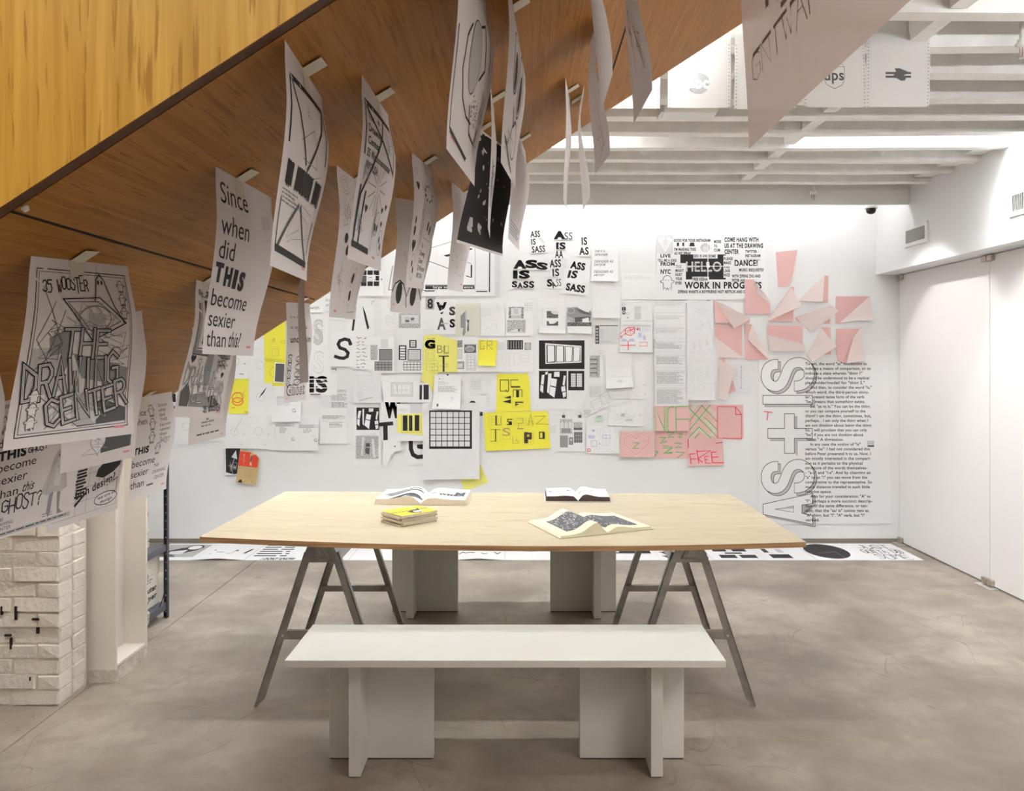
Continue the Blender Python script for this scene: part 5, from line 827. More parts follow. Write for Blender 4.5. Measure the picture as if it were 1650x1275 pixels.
# --- pink drawings
GP = 'pink tape-drawn sheets'
def pink(label, shape, ops, cr='H', **k): S(label, cr, shape, 'pink', ops, 'paper', 'pink_drawing', GP, **k)
S('white sheet behind the pink heart drawing', 'H', (108, 466, 470, 752), 'cream', [])
pink('pink sheet with a red angular heart around green letter Z', (120, 478, 458, 738), [('o', 14, 'W', [(162, 548), (232, 506), (282, 562), (328, 492), (410, 540), (410, 590), (280, 720), (162, 600)]), ('o', 6, 'R', [(162, 548), (232, 506), (282, 558), (328, 492), (410, 540), (410, 590), (280, 718), (162, 600)]), ('l', 8, 'N', [(248, 590), (310, 594), (250, 648), (308, 650)]), tick(130, 720, 30)])
pink('pink sheet with green taped word NICE', (465, 213, 822, 472), [('l', 9.5, 'N', [(482, 470), (474, 235), (572, 468)]), ('l', 6.8, 'N', [(568, 470), (568, 225)]), ('l', 6.8, 'N', [(584, 470), (584, 225)]), ('l', 9.5, 'N', [(668, 226), (630, 226), (602, 246), (602, 458), (614, 470)]), ('l', 9.5, 'N', [(815, 222), (686, 226), (688, 470)]), ('l', 8.1, 'N', [(688, 352), (818, 352)]), tick(505, 230, 28)])
chv = [('p', 'E', [(822, 270), (870, 205), (920, 205), (822, 330)]), ('p', 'E', [(822, 452), (980, 280), (990, 292), (822, 478)]), ('p', 'E', [(990, 340), (1108, 460), (1108, 500), (985, 370)]), ('p', 'E', [(1020, 215), (1108, 300), (1108, 340), (1010, 230)]), ('p', 'E', [(822, 548), (930, 440), (1050, 548), (1020, 548), (930, 462), (845, 548)]), ('p', 'E', [(1040, 520), (1070, 455), (1085, 470), (1080, 530)])]
pink('pink sheet of crossing green chevron stripes', (820, 205, 1112, 550), chv+[('l', 8.1, 'N', p) for p in ([(824, 378), (960, 210)], [(955, 212), (1108, 375)], [(822, 235), (1108, 530)], [(824, 470), (1042, 208)], [(826, 540), (928, 434), (1045, 545)], [(985, 335), (1108, 458)], [(885, 545), (928, 500)])])
pink('pink sheet with a red dog-eared page outline', [(1112, 205), (1378, 205), (1385, 530), (1362, 568), (1112, 552)], [('o', 7, 'R', [(1116, 226), (1300, 226), (1362, 302), (1362, 548), (1116, 546)]), ('l', 8.1, 'R', [(1300, 226), (1302, 306), (1362, 304)]), tick(1135, 248, 26)], curl=.03)
def zz(x, y, w, h): return ('l', 8.1, 'N', [(x, y), (x+w, y+2), (x+w*.05, y+h), (x+w*.95, y+h-4)])
pink('pink sheet scattered with green letters Z', (468, 476, 816, 756), [zz(606, 488, 66, 52), zz(718, 504, 38, 38), zz(528, 540, 58, 56), zz(682, 598, 66, 48), zz(560, 650, 92, 54), zz(570, 634, 90, 62), ('l', 8.1, 'N', [(472, 684), (510, 686), (470, 738)]), ('l', 8.1, 'N', [(692, 688), (780, 694), (706, 748)]), ('i', 556, 566, 600, 590, 1, 3, 'K'), ('i', 556, 612, 624, 638, 1, 3, 'K'), tick(495, 502, 28)])
pink('pink sheet with red taped word FREE overrunning its edge', [(812, 550), (1165, 546), (1174, 822), (820, 828)], [('l', 9.5, 'R', [(886, 706), (830, 710), (842, 804)]), ('l', 9.5, 'R', [(838, 758), (896, 758)]), ('l', 9.5, 'R', [(905, 670), (922, 798)]), ('l', 9.5, 'R', [(905, 684), (1044, 674), (912, 756), (958, 790)]), ('l', 8.1, 'R', [(1020, 730), (985, 734), (990, 798), (1042, 802)]), ('l', 8.1, 'R', [(988, 764), (1012, 764)]), ('l', 9.5, 'R', [(1100, 688), (1052, 690), (1060, 796), (1172, 796)]), ('l', 9.5, 'R', [(1056, 740), (1118, 738)]), ('l', 8.1, 'R', [(1100, 598), (1166, 590)]), ('l', 8.1, 'R', [(815, 560), (818, 640)]), tick(845, 570, 26)], curl=.016)
# --- folded pink sheets
GF = 'folded pink sheets'
FOLD = [('highest, with a thin turned edge', [(588, 130), (757, 112), (740, 250), (685, 402), (605, 405)], [(757, 110), (735, 300), (686, 402), (712, 340)]),
 ('overlapping the collage poster corner', [(342, 345), (412, 345), (440, 460), (543, 545), (543, 618), (340, 622)], [(412, 345), (436, 400), (500, 470), (543, 545), (440, 460)]),
 ('folded into a long pale kite beside the pencil drawings', [(97, 508), (108, 690), (375, 692), (380, 660), (200, 570)], [(97, 508), (190, 555), (380, 658), (255, 735)]),
 ('with a big pale triangle pointing up, centre of the upper row', [(708, 405), (730, 407), (722, 681), (520, 677)], [(708, 410), (778, 555), (520, 676)]),
 ('with a pale sail and a pink mast strip', [(970, 315), (1005, 315), (1000, 522), (940, 525)], [(970, 315), (945, 525), (757, 513)]),
 ('split corner to corner, nearest the doors in the upper row', [(1060, 478), (1328, 478), (1338, 560), (1087, 690), (1057, 690)], [(1330, 477), (1345, 670), (1200, 672), (1085, 691)]),
 ('wrapped into a fat pointed envelope', [(743, 645), (760, 682), (1015, 697), (1020, 640), (870, 600)], [(745, 642), (1010, 550), (1076, 597), (865, 768)]),
 ('with a lower pale corner turned up beside the typed strips', [(108, 702), (322, 700), (322, 965), (108, 800)], [(108, 800), (325, 968), (135, 962)]),
 ('with a slim dart-shaped flap', [(345, 702), (398, 702), (440, 790), (525, 980), (343, 978)], [(398, 702), (528, 985), (358, 818)]),
 ('with its lower half folded up like a pocket', [(520, 708), (797, 712), (795, 860), (520, 782)], [(520, 782), (795, 858), (808, 912), (535, 910)]),
 ('with a leaf-shaped flap reaching over the typographic poster', [(945, 722), (1018, 722), (1022, 938), (950, 940)], [(945, 725), (1054, 875), (868, 998), (828, 938)]),
 ('folded lengthwise, nearest the doors in the lower row', [(1060, 735), (1262, 735), (1240, 990), (1125, 1006), (1075, 990), (1060, 900)], [(1262, 720), (1265, 990), (1130, 1010), (1195, 800)]),
 ('hanging lowest like a narrow pennant', [(140, 975), (180, 968), (225, 1080), (272, 1222), (190, 1260), (140, 1200)], [(140, 976), (258, 1045), (190, 1300), (135, 1290)])]
for d, b_, f_ in FOLD: S('pink sheet '+d, 'I', b_, 'pink', [tick(b_[0][0]+12, b_[0][1]+14, 14)], 'paper', 'folded_sheet', GF, flap=f_, curl=.004)
# --- red book cover and black photograph
S('black and white photograph partly under a torn red cover', 'M', (930, 612, 1130, 940), 'white', [('p', 'K', [(935, 618), (1115, 618), (1105, 920), (1030, 930), (940, 905)]), ('p', 'V', [(1060, 640), (1075, 750), (1005, 725)]), ('l', 5, 'V', [(1040, 745), (1000, 850), (1025, 925)]), ('w', 960, 770, 1085, 880, 22, 2.5, 'L'), ('w', 980, 820, 1080, 900, 14, 2, 'G')])
S('torn red and tan paper book cover hanging below the ringed sheets', 'M', [(1112, 630), (1250, 662), (1280, 690), (1300, 690), (1345, 735), (1312, 1055), (1065, 1020), (1085, 830)], 'tan', [('p', 'X', [(1112, 650), (1240, 668), (1262, 700), (1300, 695), (1332, 735), (1318, 850), (1088, 822)]), ('p', 'T', [(1235, 680), (1255, 690), (1250, 830), (1228, 820)]), ('p', 'D', [(1240, 700), (1258, 720), (1246, 790), (1230, 770)]), ('c', 1160, 698, 10, 12, 'T'), ('l', 4, 'T', [(1155, 710), (1150, 800)]), ('l', 4, 'T', [(1170, 720), (1165, 780)]), ('l', 3, 'T', [(1130, 740), (1128, 760)]), ('l', 3, 'M', [(1085, 852), (1315, 880)]), ('o', 4, 'M', [(1172, 885), (1305, 890), (1298, 985), (1170, 970)]), ('s', 1190, 905, 1285, 970, 6, 'M'), ('p', 'K', [(1090, 1020), (1110, 995), (1135, 990), (1145, 1028)]), ('s', 1160, 1005, 1215, 1025, 2, 'M'), ('i', 1118, 910, 1145, 980, 3, 3, 'M'), ('r', 1255, 1000, 1275, 1020, 'M')], 'paper', 'book_cover', None, curl=.02)
# --- build them
def bbox(p): xs = [a for a, _ in p]; ys_ = [b for _, b in p]; return min(xs), min(ys_), max(xs), max(ys_)
for w_ in WS: w_['bb'] = bbox(w_['poly'])
for i, a in enumerate(WS):
    a['layer'] = 0
    for b in WS[:i]:
        A, B = a['bb'], b['bb']
        if A[0] < B[2]-.5 and B[0] < A[2]-.5 and A[1] < B[3]-.5 and B[1] < A[3]-.5:
            a['layer'] = max(a['layer'], b['layer']+1); b['under'] = True
KW = DW/F
for w_ in WS:
    ox, oy, s = CR[w_['cr']]; x0, y0, x1, y1 = w_['bb']; base = .0025+w_['layer']*.0034
    curl = w_['curl'] if w_['curl'] is not None else (.007 if not w_.get('under') else .002)
    if w_.get('under'): curl = min(curl, .0028)
    rows = [y0+(y1-y0)*t for t in (.2, .4, .55, .7, .82, .92)]; kn = [y0]+rows+[y1]
    def lift(y): t = min(max((y-y0)/(y1-y0), 0), 1); return curl*max(0, (t-.3)/.7)**2
    kl = [lift(y) for y in kn]
    def plift(y):
        for i in range(len(kn)-1):
            if y <= kn[i+1] or i == len(kn)-2:
                g = (y-kn[i])/(kn[i+1]-kn[i]); return kl[i]+(kl[i+1]-kl[i])*min(max(g, 0), 1)
    def mp(x, y, k, base=base): return ((x-CX)*KW, DW-base-plift(y)-k, HC-(y-CY)*KW)
    q = Ink(); q.layer = 0; q.poly(w_['poly'], 'K')
    V, Fc, M = q.cut([], rows, mp, 0, 0)
    o = mk(w_['name'], V, Fc, w_['mat']); tag(o, w_['label'], w_['cat'], w_['group'])
    q = Ink(); q.run(w_['ops'])
    if q.v:
        V, Fc, M = q.cut([], [(r_-oy)*s for r_ in rows], lambda x, y, k: mp(ox+x/s, oy+y/s, k), .0003, .0001)
        mk('print', V, Fc, ['ink_'+c for c in q.cols], M, o)
    if w_['flap']:
        P_ = [(ox+x/s, oy+y/s) for x, y in w_['flap']]; n = len(P_); hinge = {0: .0015, n-1: .0015}
        far = 1 if n == 3 else None
        V = []
        for i, (x, y) in enumerate(P_):
            lf = .002 if i in (0, n-1) else (.034 if i == 1 or n == 3 else .026)
            V.append(mp(x, y, .003+lf))
        c_ = [sum(v[k] for v in V)/n for k in range(3)]; c_[1] += .004
        V.append(tuple(c_)); mk('folded_flap', V, [(i, (i+1) % n, n) for i in range(n)], 'sheet_flap', None, o, smooth=True)
    for cx_, cy_ in w_['clips']:
        p = mp(ox+cx_/s, oy+cy_/s, .002); MB().hexa([(p[0]-.012, p[1]-.006, p[2]-.012), (p[0]+.012, p[1]-.006, p[2]-.012), (p[0]+.012, p[1]+.003, p[2]-.012), (p[0]-.012, p[1]+.003, p[2]-.012)], [(p[0]-.012, p[1]-.001, p[2]+.008), (p[0]+.012, p[1]-.001, p[2]+.008), (p[0]+.012, p[1]+.001, p[2]+.008), (p[0]-.012, p[1]+.001, p[2]+.008)]).build('clip', 'black_metal', o)
        MB().tube((p[0], p[1]-.002, p[2]+.008), (p[0], p[1]-.002, p[2]+.03), .004, 8).build('clip_handle', 'steel_light', o)
# ------------------------------------------------------------------ sheets hanging from the stair soffit
GH = 'prints taped under the stair'
def hang(label, bn, bf, ops=(), Dn=None, Df=None, tn=None, tf=None, mat='hang', h=.279, tape=.45, bow=.012, flip=False, name='hanging_print', cols=5, rows=11, wave=1.0, cat='paper'):
    """bn/bf: lower corners nearest to and farthest from the eye; the upper edge is taped to the sloping soffit"""
    def dep(p, D): return D if D else (.578*F-F*h)/((CY-p[1])-SL*(p[0]-CX))
    Dn = dep(bn, Dn); Df = dep(bf, Df); A = at(*bn, Dn); B = at(*bf, Df)
    def top(p, t): 
        if t: return on_soffit(*t)
        return Vector((p.x, p.y, sz(p.x)))
    TA, TB = top(A, tn), top(B, tf)
    if flip: A, B, TA, TB = B, A, TB, TA                    # seen from the other side: the far edge is on the reader's left
    nrm = (TB-TA).cross(Vector((0, 0, -1))).normalized()
    if nrm.dot(Vector((0, 0, HC))-Vector((A.x, A.y, HC))) < 0: nrm = -nrm
    G = []
    for j in range(rows+1):
        t = j/rows; r_ = []
        for i in range(cols+1):
            s = i/cols; p = (TA*(1-s)+TB*s)*(1-t)+(A*(1-s)+B*s)*t
            off = bow*wave*math.sin(t*math.pi*1.6)*(.4+.6*s)+bow*.8*math.sin(s*math.pi)*(1-t)*.6-bow*.5*t*t
            if j == 0: p = p-Vector((0, 0, .0012))
            r_.append(p+nrm*off*min(1, t*4))
        G.append(r_)
    def P(x, y, k):
        s = min(max(x/100, 0), 1)*cols; t = min(max(y/129.4, 0), 1)*rows; i = min(int(s), cols-1); j = min(int(t), rows-1); s -= i; t -= j
        p = (G[j][i]*(1-s)+G[j][i+1]*s)*(1-t)+(G[j+1][i]*(1-s)+G[j+1][i+1]*s)*t
        return p+nrm*k
    V = [p for r_ in G for p in r_]; W_ = cols+1
    o = mk(name, V, [(j*W_+i, j*W_+i+1, (j+1)*W_+i+1, (j+1)*W_+i) for j in range(rows) for i in range(cols)], 'sheet_'+mat, smooth=True); tag(o, label, cat, GH)
    q = Ink(); q.run(ops)
    if q.v:
        V, Fc, M = q.cut([100*i/cols for i in range(1, cols)], [129.4*j/rows for j in range(1, rows)], P, .0003, .00007); mk('print', V, Fc, ['ink_'+c for c in q.cols], M, o)
    if tape is not None:
        T = P(100*tape, 0, .0006); d = (G[0][-1]-G[0][0]).normalized()*.017; dn = (P(100*tape, 9, .0006)-T); sd = nrm.copy(); sd = Vector((sd.x, sd.y, 0)); sd.normalize(); sd.z = SL*sd.x; sd = sd*.026
        V = [T-d+dn*1.6, T+d+dn*1.6, T+d-Vector((0, 0, .002)), T-d-Vector((0, 0, .002)), T+d*1.05+sd-Vector((0, 0, .0025)), T-d*.9+sd*.93-Vector((0, 0, .0025))]
        mk('tape', V, [(0, 1, 2, 3), (3, 2, 4, 5)], 'tape', None, o)
    return o
def lines(strs, x0, y0, pitch, h, c='K', cw=.62, bold=0, xs=None): return [('t', s, x0, (xs[i] if xs else None), y0+i*pitch, h, c, bold) for i, s in enumerate(strs)]
rt = ('s', 82, 121, 92, 125, 1, 'P')
gh3 = lambda x, y0, d, h=9: [('ghost', x, y0+i*d, h, .6, 'K', 0) for i in range(3)]
def dbl(t, x0, x1, yb, h, w, jit=.08, rot=0): return [('k', t, x0, x1, yb, h, w*1.15, 'K', jit, rot), ('k', t, x0, x1, yb, h, w*.55, 'V', jit, rot), ('k', t, x0, x1, yb, h, w*.18, 'G', jit, rot)]
rb = random.Random(11)
poster = [('b', 6, 8, 94, 122, .7, 'K'), ('b', 8, 10, 92, 120, .4, 'K'), ('r', 8.5, 62, 30, 92, 'L'), ('p', 'G', [(20, 55), (34, 48), (40, 66), (32, 86), (22, 74)]), ('p', 'G', [(40, 66), (60, 70), (92, 78), (92, 92), (50, 84)]), ('p', 'D', [(52, 108), (70, 100), (92, 108), (92, 118), (50, 119)]), ('p', 'L', [(44, 96), (64, 92), (66, 118), (46, 118)]), ('p', 'L', [(12, 70), (30, 66), (34, 92), (10, 96)]),
 ('l', .5, 'D', [(12, 20), (30, 60), (8, 80)]), ('l', .5, 'D', [(22, 30), (10, 56), (40, 100), (26, 118)]), ('l', .5, 'D', [(30, 36), (12, 90), (50, 118)]), ('w', 10, 40, 34, 70, 16, .4, 'D'), ('w', 60, 50, 92, 80, 22, .4, 'D'), ('w', 30, 90, 92, 118, 20, .4, 'G'), ('o', .9, 'K', [(28, 28), (62, 26), (88, 44), (55, 57)]), ('o', .5, 'K', [(32, 30), (60, 29), (82, 43), (56, 53)]), ('c', 57, 41, 15, 9, 'D', .6), ('p', 'L', [(50, 37), (68, 38), (66, 44), (56, 47), (51, 44)]), ('w', 29, 27, 86, 56, 30, .35, 'G'),
 ('l', .9, 'K', [(57, 28), (60, 13), (64, 9), (68, 13), (76, 32), (86, 44)]), ('c', 62, 15, .9, 1.6, 'K'), ('c', 65.5, 15, .9, 1.6, 'K'), ('k', '35 WOOSTER', 11, 52, 24, 9, .9, 'K', .2, 4), ('heart', 72, 72, 8, 'V'), ('heart', 84, 92, 9, 'V'), ('heart', 64, 112, 10, 'V'), ('heart', 28, 106, 9, 'G', .4)]+dbl('THE', 30, 72, 70, 20, 2.9, .06)+gh3(86, 17, 10)
poster2 = dbl('DRAWING', 6, 84, 98.5, 24, 3.0, .06, 7)+dbl('CENTER', 27, 95, 119, 18, 2.9, .08, 13)+[('ghost', 15, 95, 9, .6, 'K'), ('ghost', 15, 104, 9, .6, 'K'), ('ghost', 15, 113, 9, .6, 'K'), rt]
hang('hanging print of tangled outlined lettering in a double border, nearest the eye', (12, 727), (227, 699), poster+poster2, 1.13, 1.39, (50, 411), (206, 428), tape=.42, bow=.008)
hang('second tangled-lettering print showing only its lower edge and white heart', (104, 764), (229, 737), [('p', 'D', [(52, 106), (70, 100), (92, 104), (92, 118), (50, 119)]), ('heart', 46, 110, 20, 'W'), ('heart', 46, 110, 20, 'D', .5), ('w', 20, 100, 60, 122, 10, .4, 'G'), rt], 1.46, 1.62, tape=None)
hang('sliver of a hanging sheet at the picture edge above the ghost print', (-90, 838), (-4, 830), [], 1.2, 1.39, tape=None)
ghost_lady = [('p', 'G', [(67, 97), (72, 97), (70, 118), (67, 123), (65, 118)]), ('p', 'G', [(76, 97), (81, 97), (81, 117), (85, 122), (79, 122)]), ('p', 'L', [(56, 97), (62, 80), (66, 66), (69, 60), (73, 58), (77, 60), (80, 68), (84, 82), (89, 98), (80, 101), (72, 99), (64, 101)]), ('p', 'V', [(70, 66), (76, 66), (79, 94), (70, 94)]), ('c', 71.5, 64, .9, .9, 'D'), ('c', 75, 64, .9, .9, 'D'), ('l', .5, 'G', [(66, 70), (62, 98)]), ('l', .5, 'G', [(81, 72), (86, 98)])]
since = ['Since', 'when', 'did', 'THIS', 'become', 'sexier', 'than']
hang('hanging ghost-costume print ending with scrawled GHOST?', (-12, 876), (128, 832), [('r', 0, 4, 50, 8, 'L')]+[('t', 'Since', 4, 22, 20, 8, 'K'), ('t', 'when', 4, 22, 31, 8, 'K'), ('t', 'did', 4, 16, 43, 8, 'K'), ('t', 'THIS', 4, 32, 55, 8, 'K', .06), ('k', 'GHOST', 34, 56, 54, 5, .9, 'K', .1), ('t', 'become', 4, 44, 66, 8, 'K'), ('t', 'sexier', 4, 36, 78, 8, 'K'), ('t', 'than', 4, 28, 91, 8, 'K'), ('t', 'this', 32, 45, 90, 8.5, 'K', .01, 0, 1, .25), ('k', 'GHOST?', 12, 58, 107, 13, 1.3, 'K', .15), ('t', 'THE', 6, 15, 113, 3.4, 'D'), ('t', 'DRAWING', 6, 26, 117.5, 3.4, 'D'), ('t', 'CENTER', 6, 24, 122, 3.4, 'D'), ('r', 2, 123.5, 96, 127.5, 'L'), ('s', 4, 124, 94, 127, 1, 'D'), ('s', 60, 118, 78, 122, 2, 'G'), ('s', 78, 120.5, 88, 123, 1, 'P')]+ghost_lady, 1.60, 1.82, tape=None)
hang('hanging grid-paper print with black blot and bish design? scribble', (81, 858), (199, 821), [('g', 6, 20, 96, 122, 6, 7, .35, 'G')]+[('r', 34+rb.uniform(-1, 1), 64+i*3.6, 44+rb.uniform(0, 4), 66.4+i*3.6, 'K') for i in range(11)]+[('p', 'K', [(60, 84), (62, 76), (70, 70), (80, 66), (84, 60), (88, 66), (96, 70), (95, 78), (86, 84), (72, 88)]), ('k', 'BEHOLD!', 50, 74, 63, 5, .6, 'K', .15, 10), ('k', 'RABBIT!', 52, 74, 71, 4, .5, 'K', .15, 10), ('l', 3, 'K', [(36, 110), (48, 100)]), ('t', 'bish design?', 36, 92, 104, 9, 'K', .02, 10), ('c', 80, 112, 17, 7, 'W'), ('c', 80, 112, 17, 7, 'K', .9), ('t', 'we are all', 68, 94, 112, 3.4, 'K', .01, 6), ('t', 'design', 72, 90, 117, 3.4, 'K', .01, 6), ('s', 24, 119, 34, 122, 1, 'P'), ('l', .7, 'K', [(88, 96), (94, 92), (95, 106)])], 1.90, 2.13, tape=None)
hang('hanging print with a column of little ghosts beside the steel column', (213, 809), (277, 788), [('t', 'Since', 2, 28, 24, 8, 'K'), ('t', 'when', 2, 28, 35, 8, 'K'), ('t', 'THIS', 2, 36, 72, 8, 'K', .06), ('t', 'become', 2, 56, 88, 9, 'K'), ('t', 'sexier', 2, 44, 101, 9, 'K'), ('t', 'than', 2, 36, 115, 9, 'K')]+[('ghost', 40, 20+i*17, 15, .9, 'K', 0) for i in range(3)]+[('ghost', 58, 70, 15, .9, 'K', 0)]+[('t', s, 58, 58+len(s)*4.6, 17+i*6.2, 4.2, 'D') for i, s in enumerate(since)]+[('k', 'GHOST', 60, 86, 62, 6, .7, 'D', .15, -8), ('t', 'THE', 56, 70, 95, 4.5, 'D'), ('t', 'DRAWING', 56, 92, 103, 4.5, 'D'), ('t', 'CENTER', 62, 90, 111, 4.5, 'D'), ('s', 84, 119, 94, 123, 1, 'P'), ('s', 44, 114, 70, 119, 1, 'D')], 2.24, 2.45, tape=.3)
framed = [('b', 10, 11, 88, 68, 5, 'G'), ('b', 8, 9, 90, 70, .8, 'K'), ('b', 14, 15, 84, 64, .8, 'K'), ('w', 9, 9, 90, 15, 24, .6, 'D'), ('w', 9, 62, 90, 70, 24, .6, 'D'), ('r', 20, 18, 62, 60, 'K'), ('k', 'THE', 30, 50, 34, 6, .8, 'V', .15), ('k', 'DRAWING', 24, 58, 45, 7, .8, 'V', .15), ('k', 'CENTER', 30, 54, 56, 6, .8, 'V', .15), ('s', 30, 20, 56, 24, 2, 'L'), ('heart', 12, 74, 9, 'K'), ('heart', 26, 76, 7, 'D', .5), ('heart', 82, 86, 7, 'K'), ('p', 'G', [(38, 62), (54, 60), (58, 96), (46, 100), (38, 84)]), ('p', 'L', [(50, 66), (66, 70), (68, 98), (56, 100)]), ('p', 'D', [(4, 106), (14, 96), (24, 108), (22, 119), (6, 119)]), ('p', 'D', [(52, 110), (74, 106), (88, 116), (70, 119), (52, 119)]), ('r', 72, 92, 90, 104, 'L'), ('p', 'G', [(22, 108), (52, 104), (70, 119), (24, 119)]), ('w', 60, 68, 90, 82, 26, .6, 'D')]
framed += [('k', 'DRAWING', 4, 70, 99, 18, 1.9, 'K', .12), ('k', 'DRAWING', 4, 70, 99, 18, .9, 'V', .12), ('k', 'CENTER', 26, 94, 118, 16, 2.0, 'K', .2, 5), ('k', 'CENTER', 26, 94, 118, 16, 1, 'V', .2, 5), ('k', '35 WOOSTER', 54, 92, 124, 6, .9, 'K', .15, 5), rt]
hang('hanging print with ornate picture frame around black panel', (291, 672), (377, 675), framed, 1.63, 1.86, (316.5, 449.5), (366, 468), tape=.25, bow=.016)
hang('print with two small grey shoes showing below the ornate frame print', (310, 718), (374, 703), [('p', 'D', [(38, 92), (48, 92), (50, 104), (42, 106)]), ('p', 'D', [(62, 90), (70, 92), (74, 104), (66, 104)]), ('s', 30, 106, 66, 114, 2, 'G'), ('s', 20, 119, 92, 123, 1, 'D'), ('s', 84, 124, 92, 127, 1, 'P')], 1.95, 2.15, tape=None)
hang('hanging print asking Since when did THIS become sexier', (337.6, 570.5), (424, 574), [('t', 'Since', 6, 48, 24, 15, 'K'), ('t', 'when', 6, 47, 46, 14, 'K'), ('t', 'did', 6, 28, 63, 13, 'K'), ('t', 'T', 5, 15, 79, 12, 'K', .09), ('t', 'H', 19, 29, 80.5, 12, 'K', .09), ('t', 'I', 33, 38, 81, 12, 'K', .09), ('t', 'S', 42, 51, 81.5, 12, 'K', .09), ('r', 33, 69, 38.5, 71, 'K'), ('r', 33, 79.4, 38.5, 81, 'K'), ('t', 'become', 5, 66, 96, 11.5, 'K'), ('t', 'sexier', 5, 51, 110, 11, 'K'), ('t', 'than', 5, 39, 124, 11, 'K'), ('t', 'this?', 43, 66, 123.5, 11, 'K', .012, 0, 1, .2), ('r', 72, 20, 80, 32, 'V'), ('r', 82, 20, 90, 30, 'V'), rt], None, None, (347.5, 267), (437, 317), tape=.38)
env = [('l', 2.32, 'K', [(8, 18), (8, 56)]), ('l', 3.77, 'K', [(10, 18), (90, 15)]), ('l', 2.03, 'K', [(12, 20), (44, 62)]), ('l', 2.90, 'K', [(88, 17), (50, 64)]), ('l', 2.03, 'K', [(91, 16), (91, 52)]), ('l', .5, 'G', [(30, 50), (55, 38), (70, 60), (36, 60)]), ('l', .5, 'G', [(52, 58), (46, 72), (84, 62)]), ('s', 40, 26, 46, 34, 3, 'L')]+[('r', 10+i*1.0+(6 if i > 12 else 0)+(6 if i > 50 else 0), 66+rb.uniform(0, 1), 10.92+i*1.0+(6 if i > 12 else 0)+(6 if i > 50 else 0), 81+rb.uniform(-1, 1), 'K') for i in range(70)]+[('s', 8, 83, 46, 92, 4, 'G'), ('l', 1.74, 'D', [(8, 90), (8, 118)]), ('l', 3.19, 'D', [(12, 117), (46, 88)]), ('l', 3.19, 'D', [(52, 88), (88, 117)]), ('l', 1.74, 'D', [(91, 92), (91, 112)]), ('l', 4.35, 'K', [(10, 118), (90, 119.5)]), ('w', 20, 84, 84, 112, 10, .35, 'G'), rt]
hang('hanging print of a bold envelope outline with barcode lettering', (449.6, 428), (514, 453), env, None, None, (458.8, 62.4), (518.4, 155.3), tape=.5)
wob = [('c', 18, 14, 11, 8, 'G', .5), ('c', 18, 14, 6, 5, 'G', .5), ('w', 8, 24, 26, 52, 14, .5, 'G'), ('c', 19, 60, 4, 4.5, 'K'), ('c', 26, 70, 4, 4.5, 'K'), ('w', 34, 10, 60, 60, 10, .5, 'G'), ('w', 12, 76, 28, 118, 12, .5, 'G'), ('c', 62, 88, 7, 12, 'G', .5), ('c', 62, 92, 4, 5, 'K'), ('c', 64, 108, 4, 5, 'K'), ('c', 64, 100, 9, 18, 'G', .5), ('l', .6, 'G', [(60, 118), (62, 124), (92, 122), (90, 112)]), ('l', .5, 'G', [(40, 40), (50, 80), (46, 118)]), ('l', .5, 'G', [(18, 96), (32, 98), (30, 112)]), ('s', 14, 122, 24, 126, 1, 'P')]
hang('hanging beige print of thin wobbly lines with four black dots', (542.4, 511), (590.6, 515), wob, tape=.6, bow=.016)
dc = [('l', 2.24, 'K', [(8, 18), (8, 54)]), ('l', 4.20, 'K', [(8, 17), (90, 16)]), ('l', 2.52, 'K', [(12, 20), (88, 52)]), ('l', 2.52, 'K', [(60, 18), (12, 82), (10, 112)]), ('l', 2.24, 'K', [(90, 16), (90, 54)])]+lines(['The', 'Drawing', 'Center', '35 Woooooooooster', 'NYC USA'], 13, 28, 9.0, 5.6, 'K', bold=.015, xs=[28, 46, 40, 78, 42])+[('heart', 42, 24, 5, 'K'), ('l', .5, 'D', [(50, 62), (50, 76)])]+[('l', .5, 'D', [(50+6*math.cos(a), 72+6*math.sin(a)), (50+24*math.cos(a), 72+20*math.sin(a))]) for a in [i*math.pi/6 for i in range(12)]]+[('w', 10, 58, 26, 74, 20, .5, 'G'), ('w', 66, 24, 86, 46, 10, .5, 'G'), ('w', 54, 82, 62, 110, 18, .5, 'G'), ('l', 2.80, 'K', [(22, 80), (22, 118)]), ('l', 2.80, 'K', [(9, 78), (9, 116)]), ('l', 4.48, 'K', [(8, 118), (50, 119)]), ('heart', 30, 90, 7, 'K'), ('heart', 76, 84, 6, 'K'), ('heart', 86, 80, 6, 'K'), ('heart', 82, 94, 6, 'K'), ('c', 66, 96, 6, 9, 'G', .6), ('c', 63, 99, 1.8, 3, 'K'), ('c', 69, 99, 1.8, 3, 'K'), ('c', 86, 108, 7, 10, 'G', .6), ('c', 84, 106, 2, 3, 'K'), ('c', 88, 111, 2, 3, 'K'), ('w', 12, 96, 30, 110, 18, .5, 'G'), ('l', .5, 'D', [(50, 104), (58, 118), (60, 90)]), ('s', 66, 120, 76, 124, 1, 'P')]
hang('hanging print with thick crossed frame lines over a typed address', (571.8, 416.5), (630.6, 437), dc, None, None, (582.8, 118.8), (625.2, 184), tape=.55)
gl = [('i', 12, 14, 66, 24, 1, 1, 'D'), ('i', 14, 28, 80, 40, 1, 1.2, 'D'), ('t', 'uncertain', 12, 92, 52, 8, 'K', .02), ('w', 44, 56, 92, 68, 10, 1.2, 'K')]
for i in range(4): gl += [('t', 'S', 8, 22, 78+i*10, 10, 'K', .06), ('t', 'S', 9.5, 20.5, 77.6+i*10, 8.8, 'W', .01), ('c', 52, 74+i*10, 14, 4, 'K', 1.2), ('w', 38, 70+i*10, 66, 78+i*10, 6, .9, 'D')]
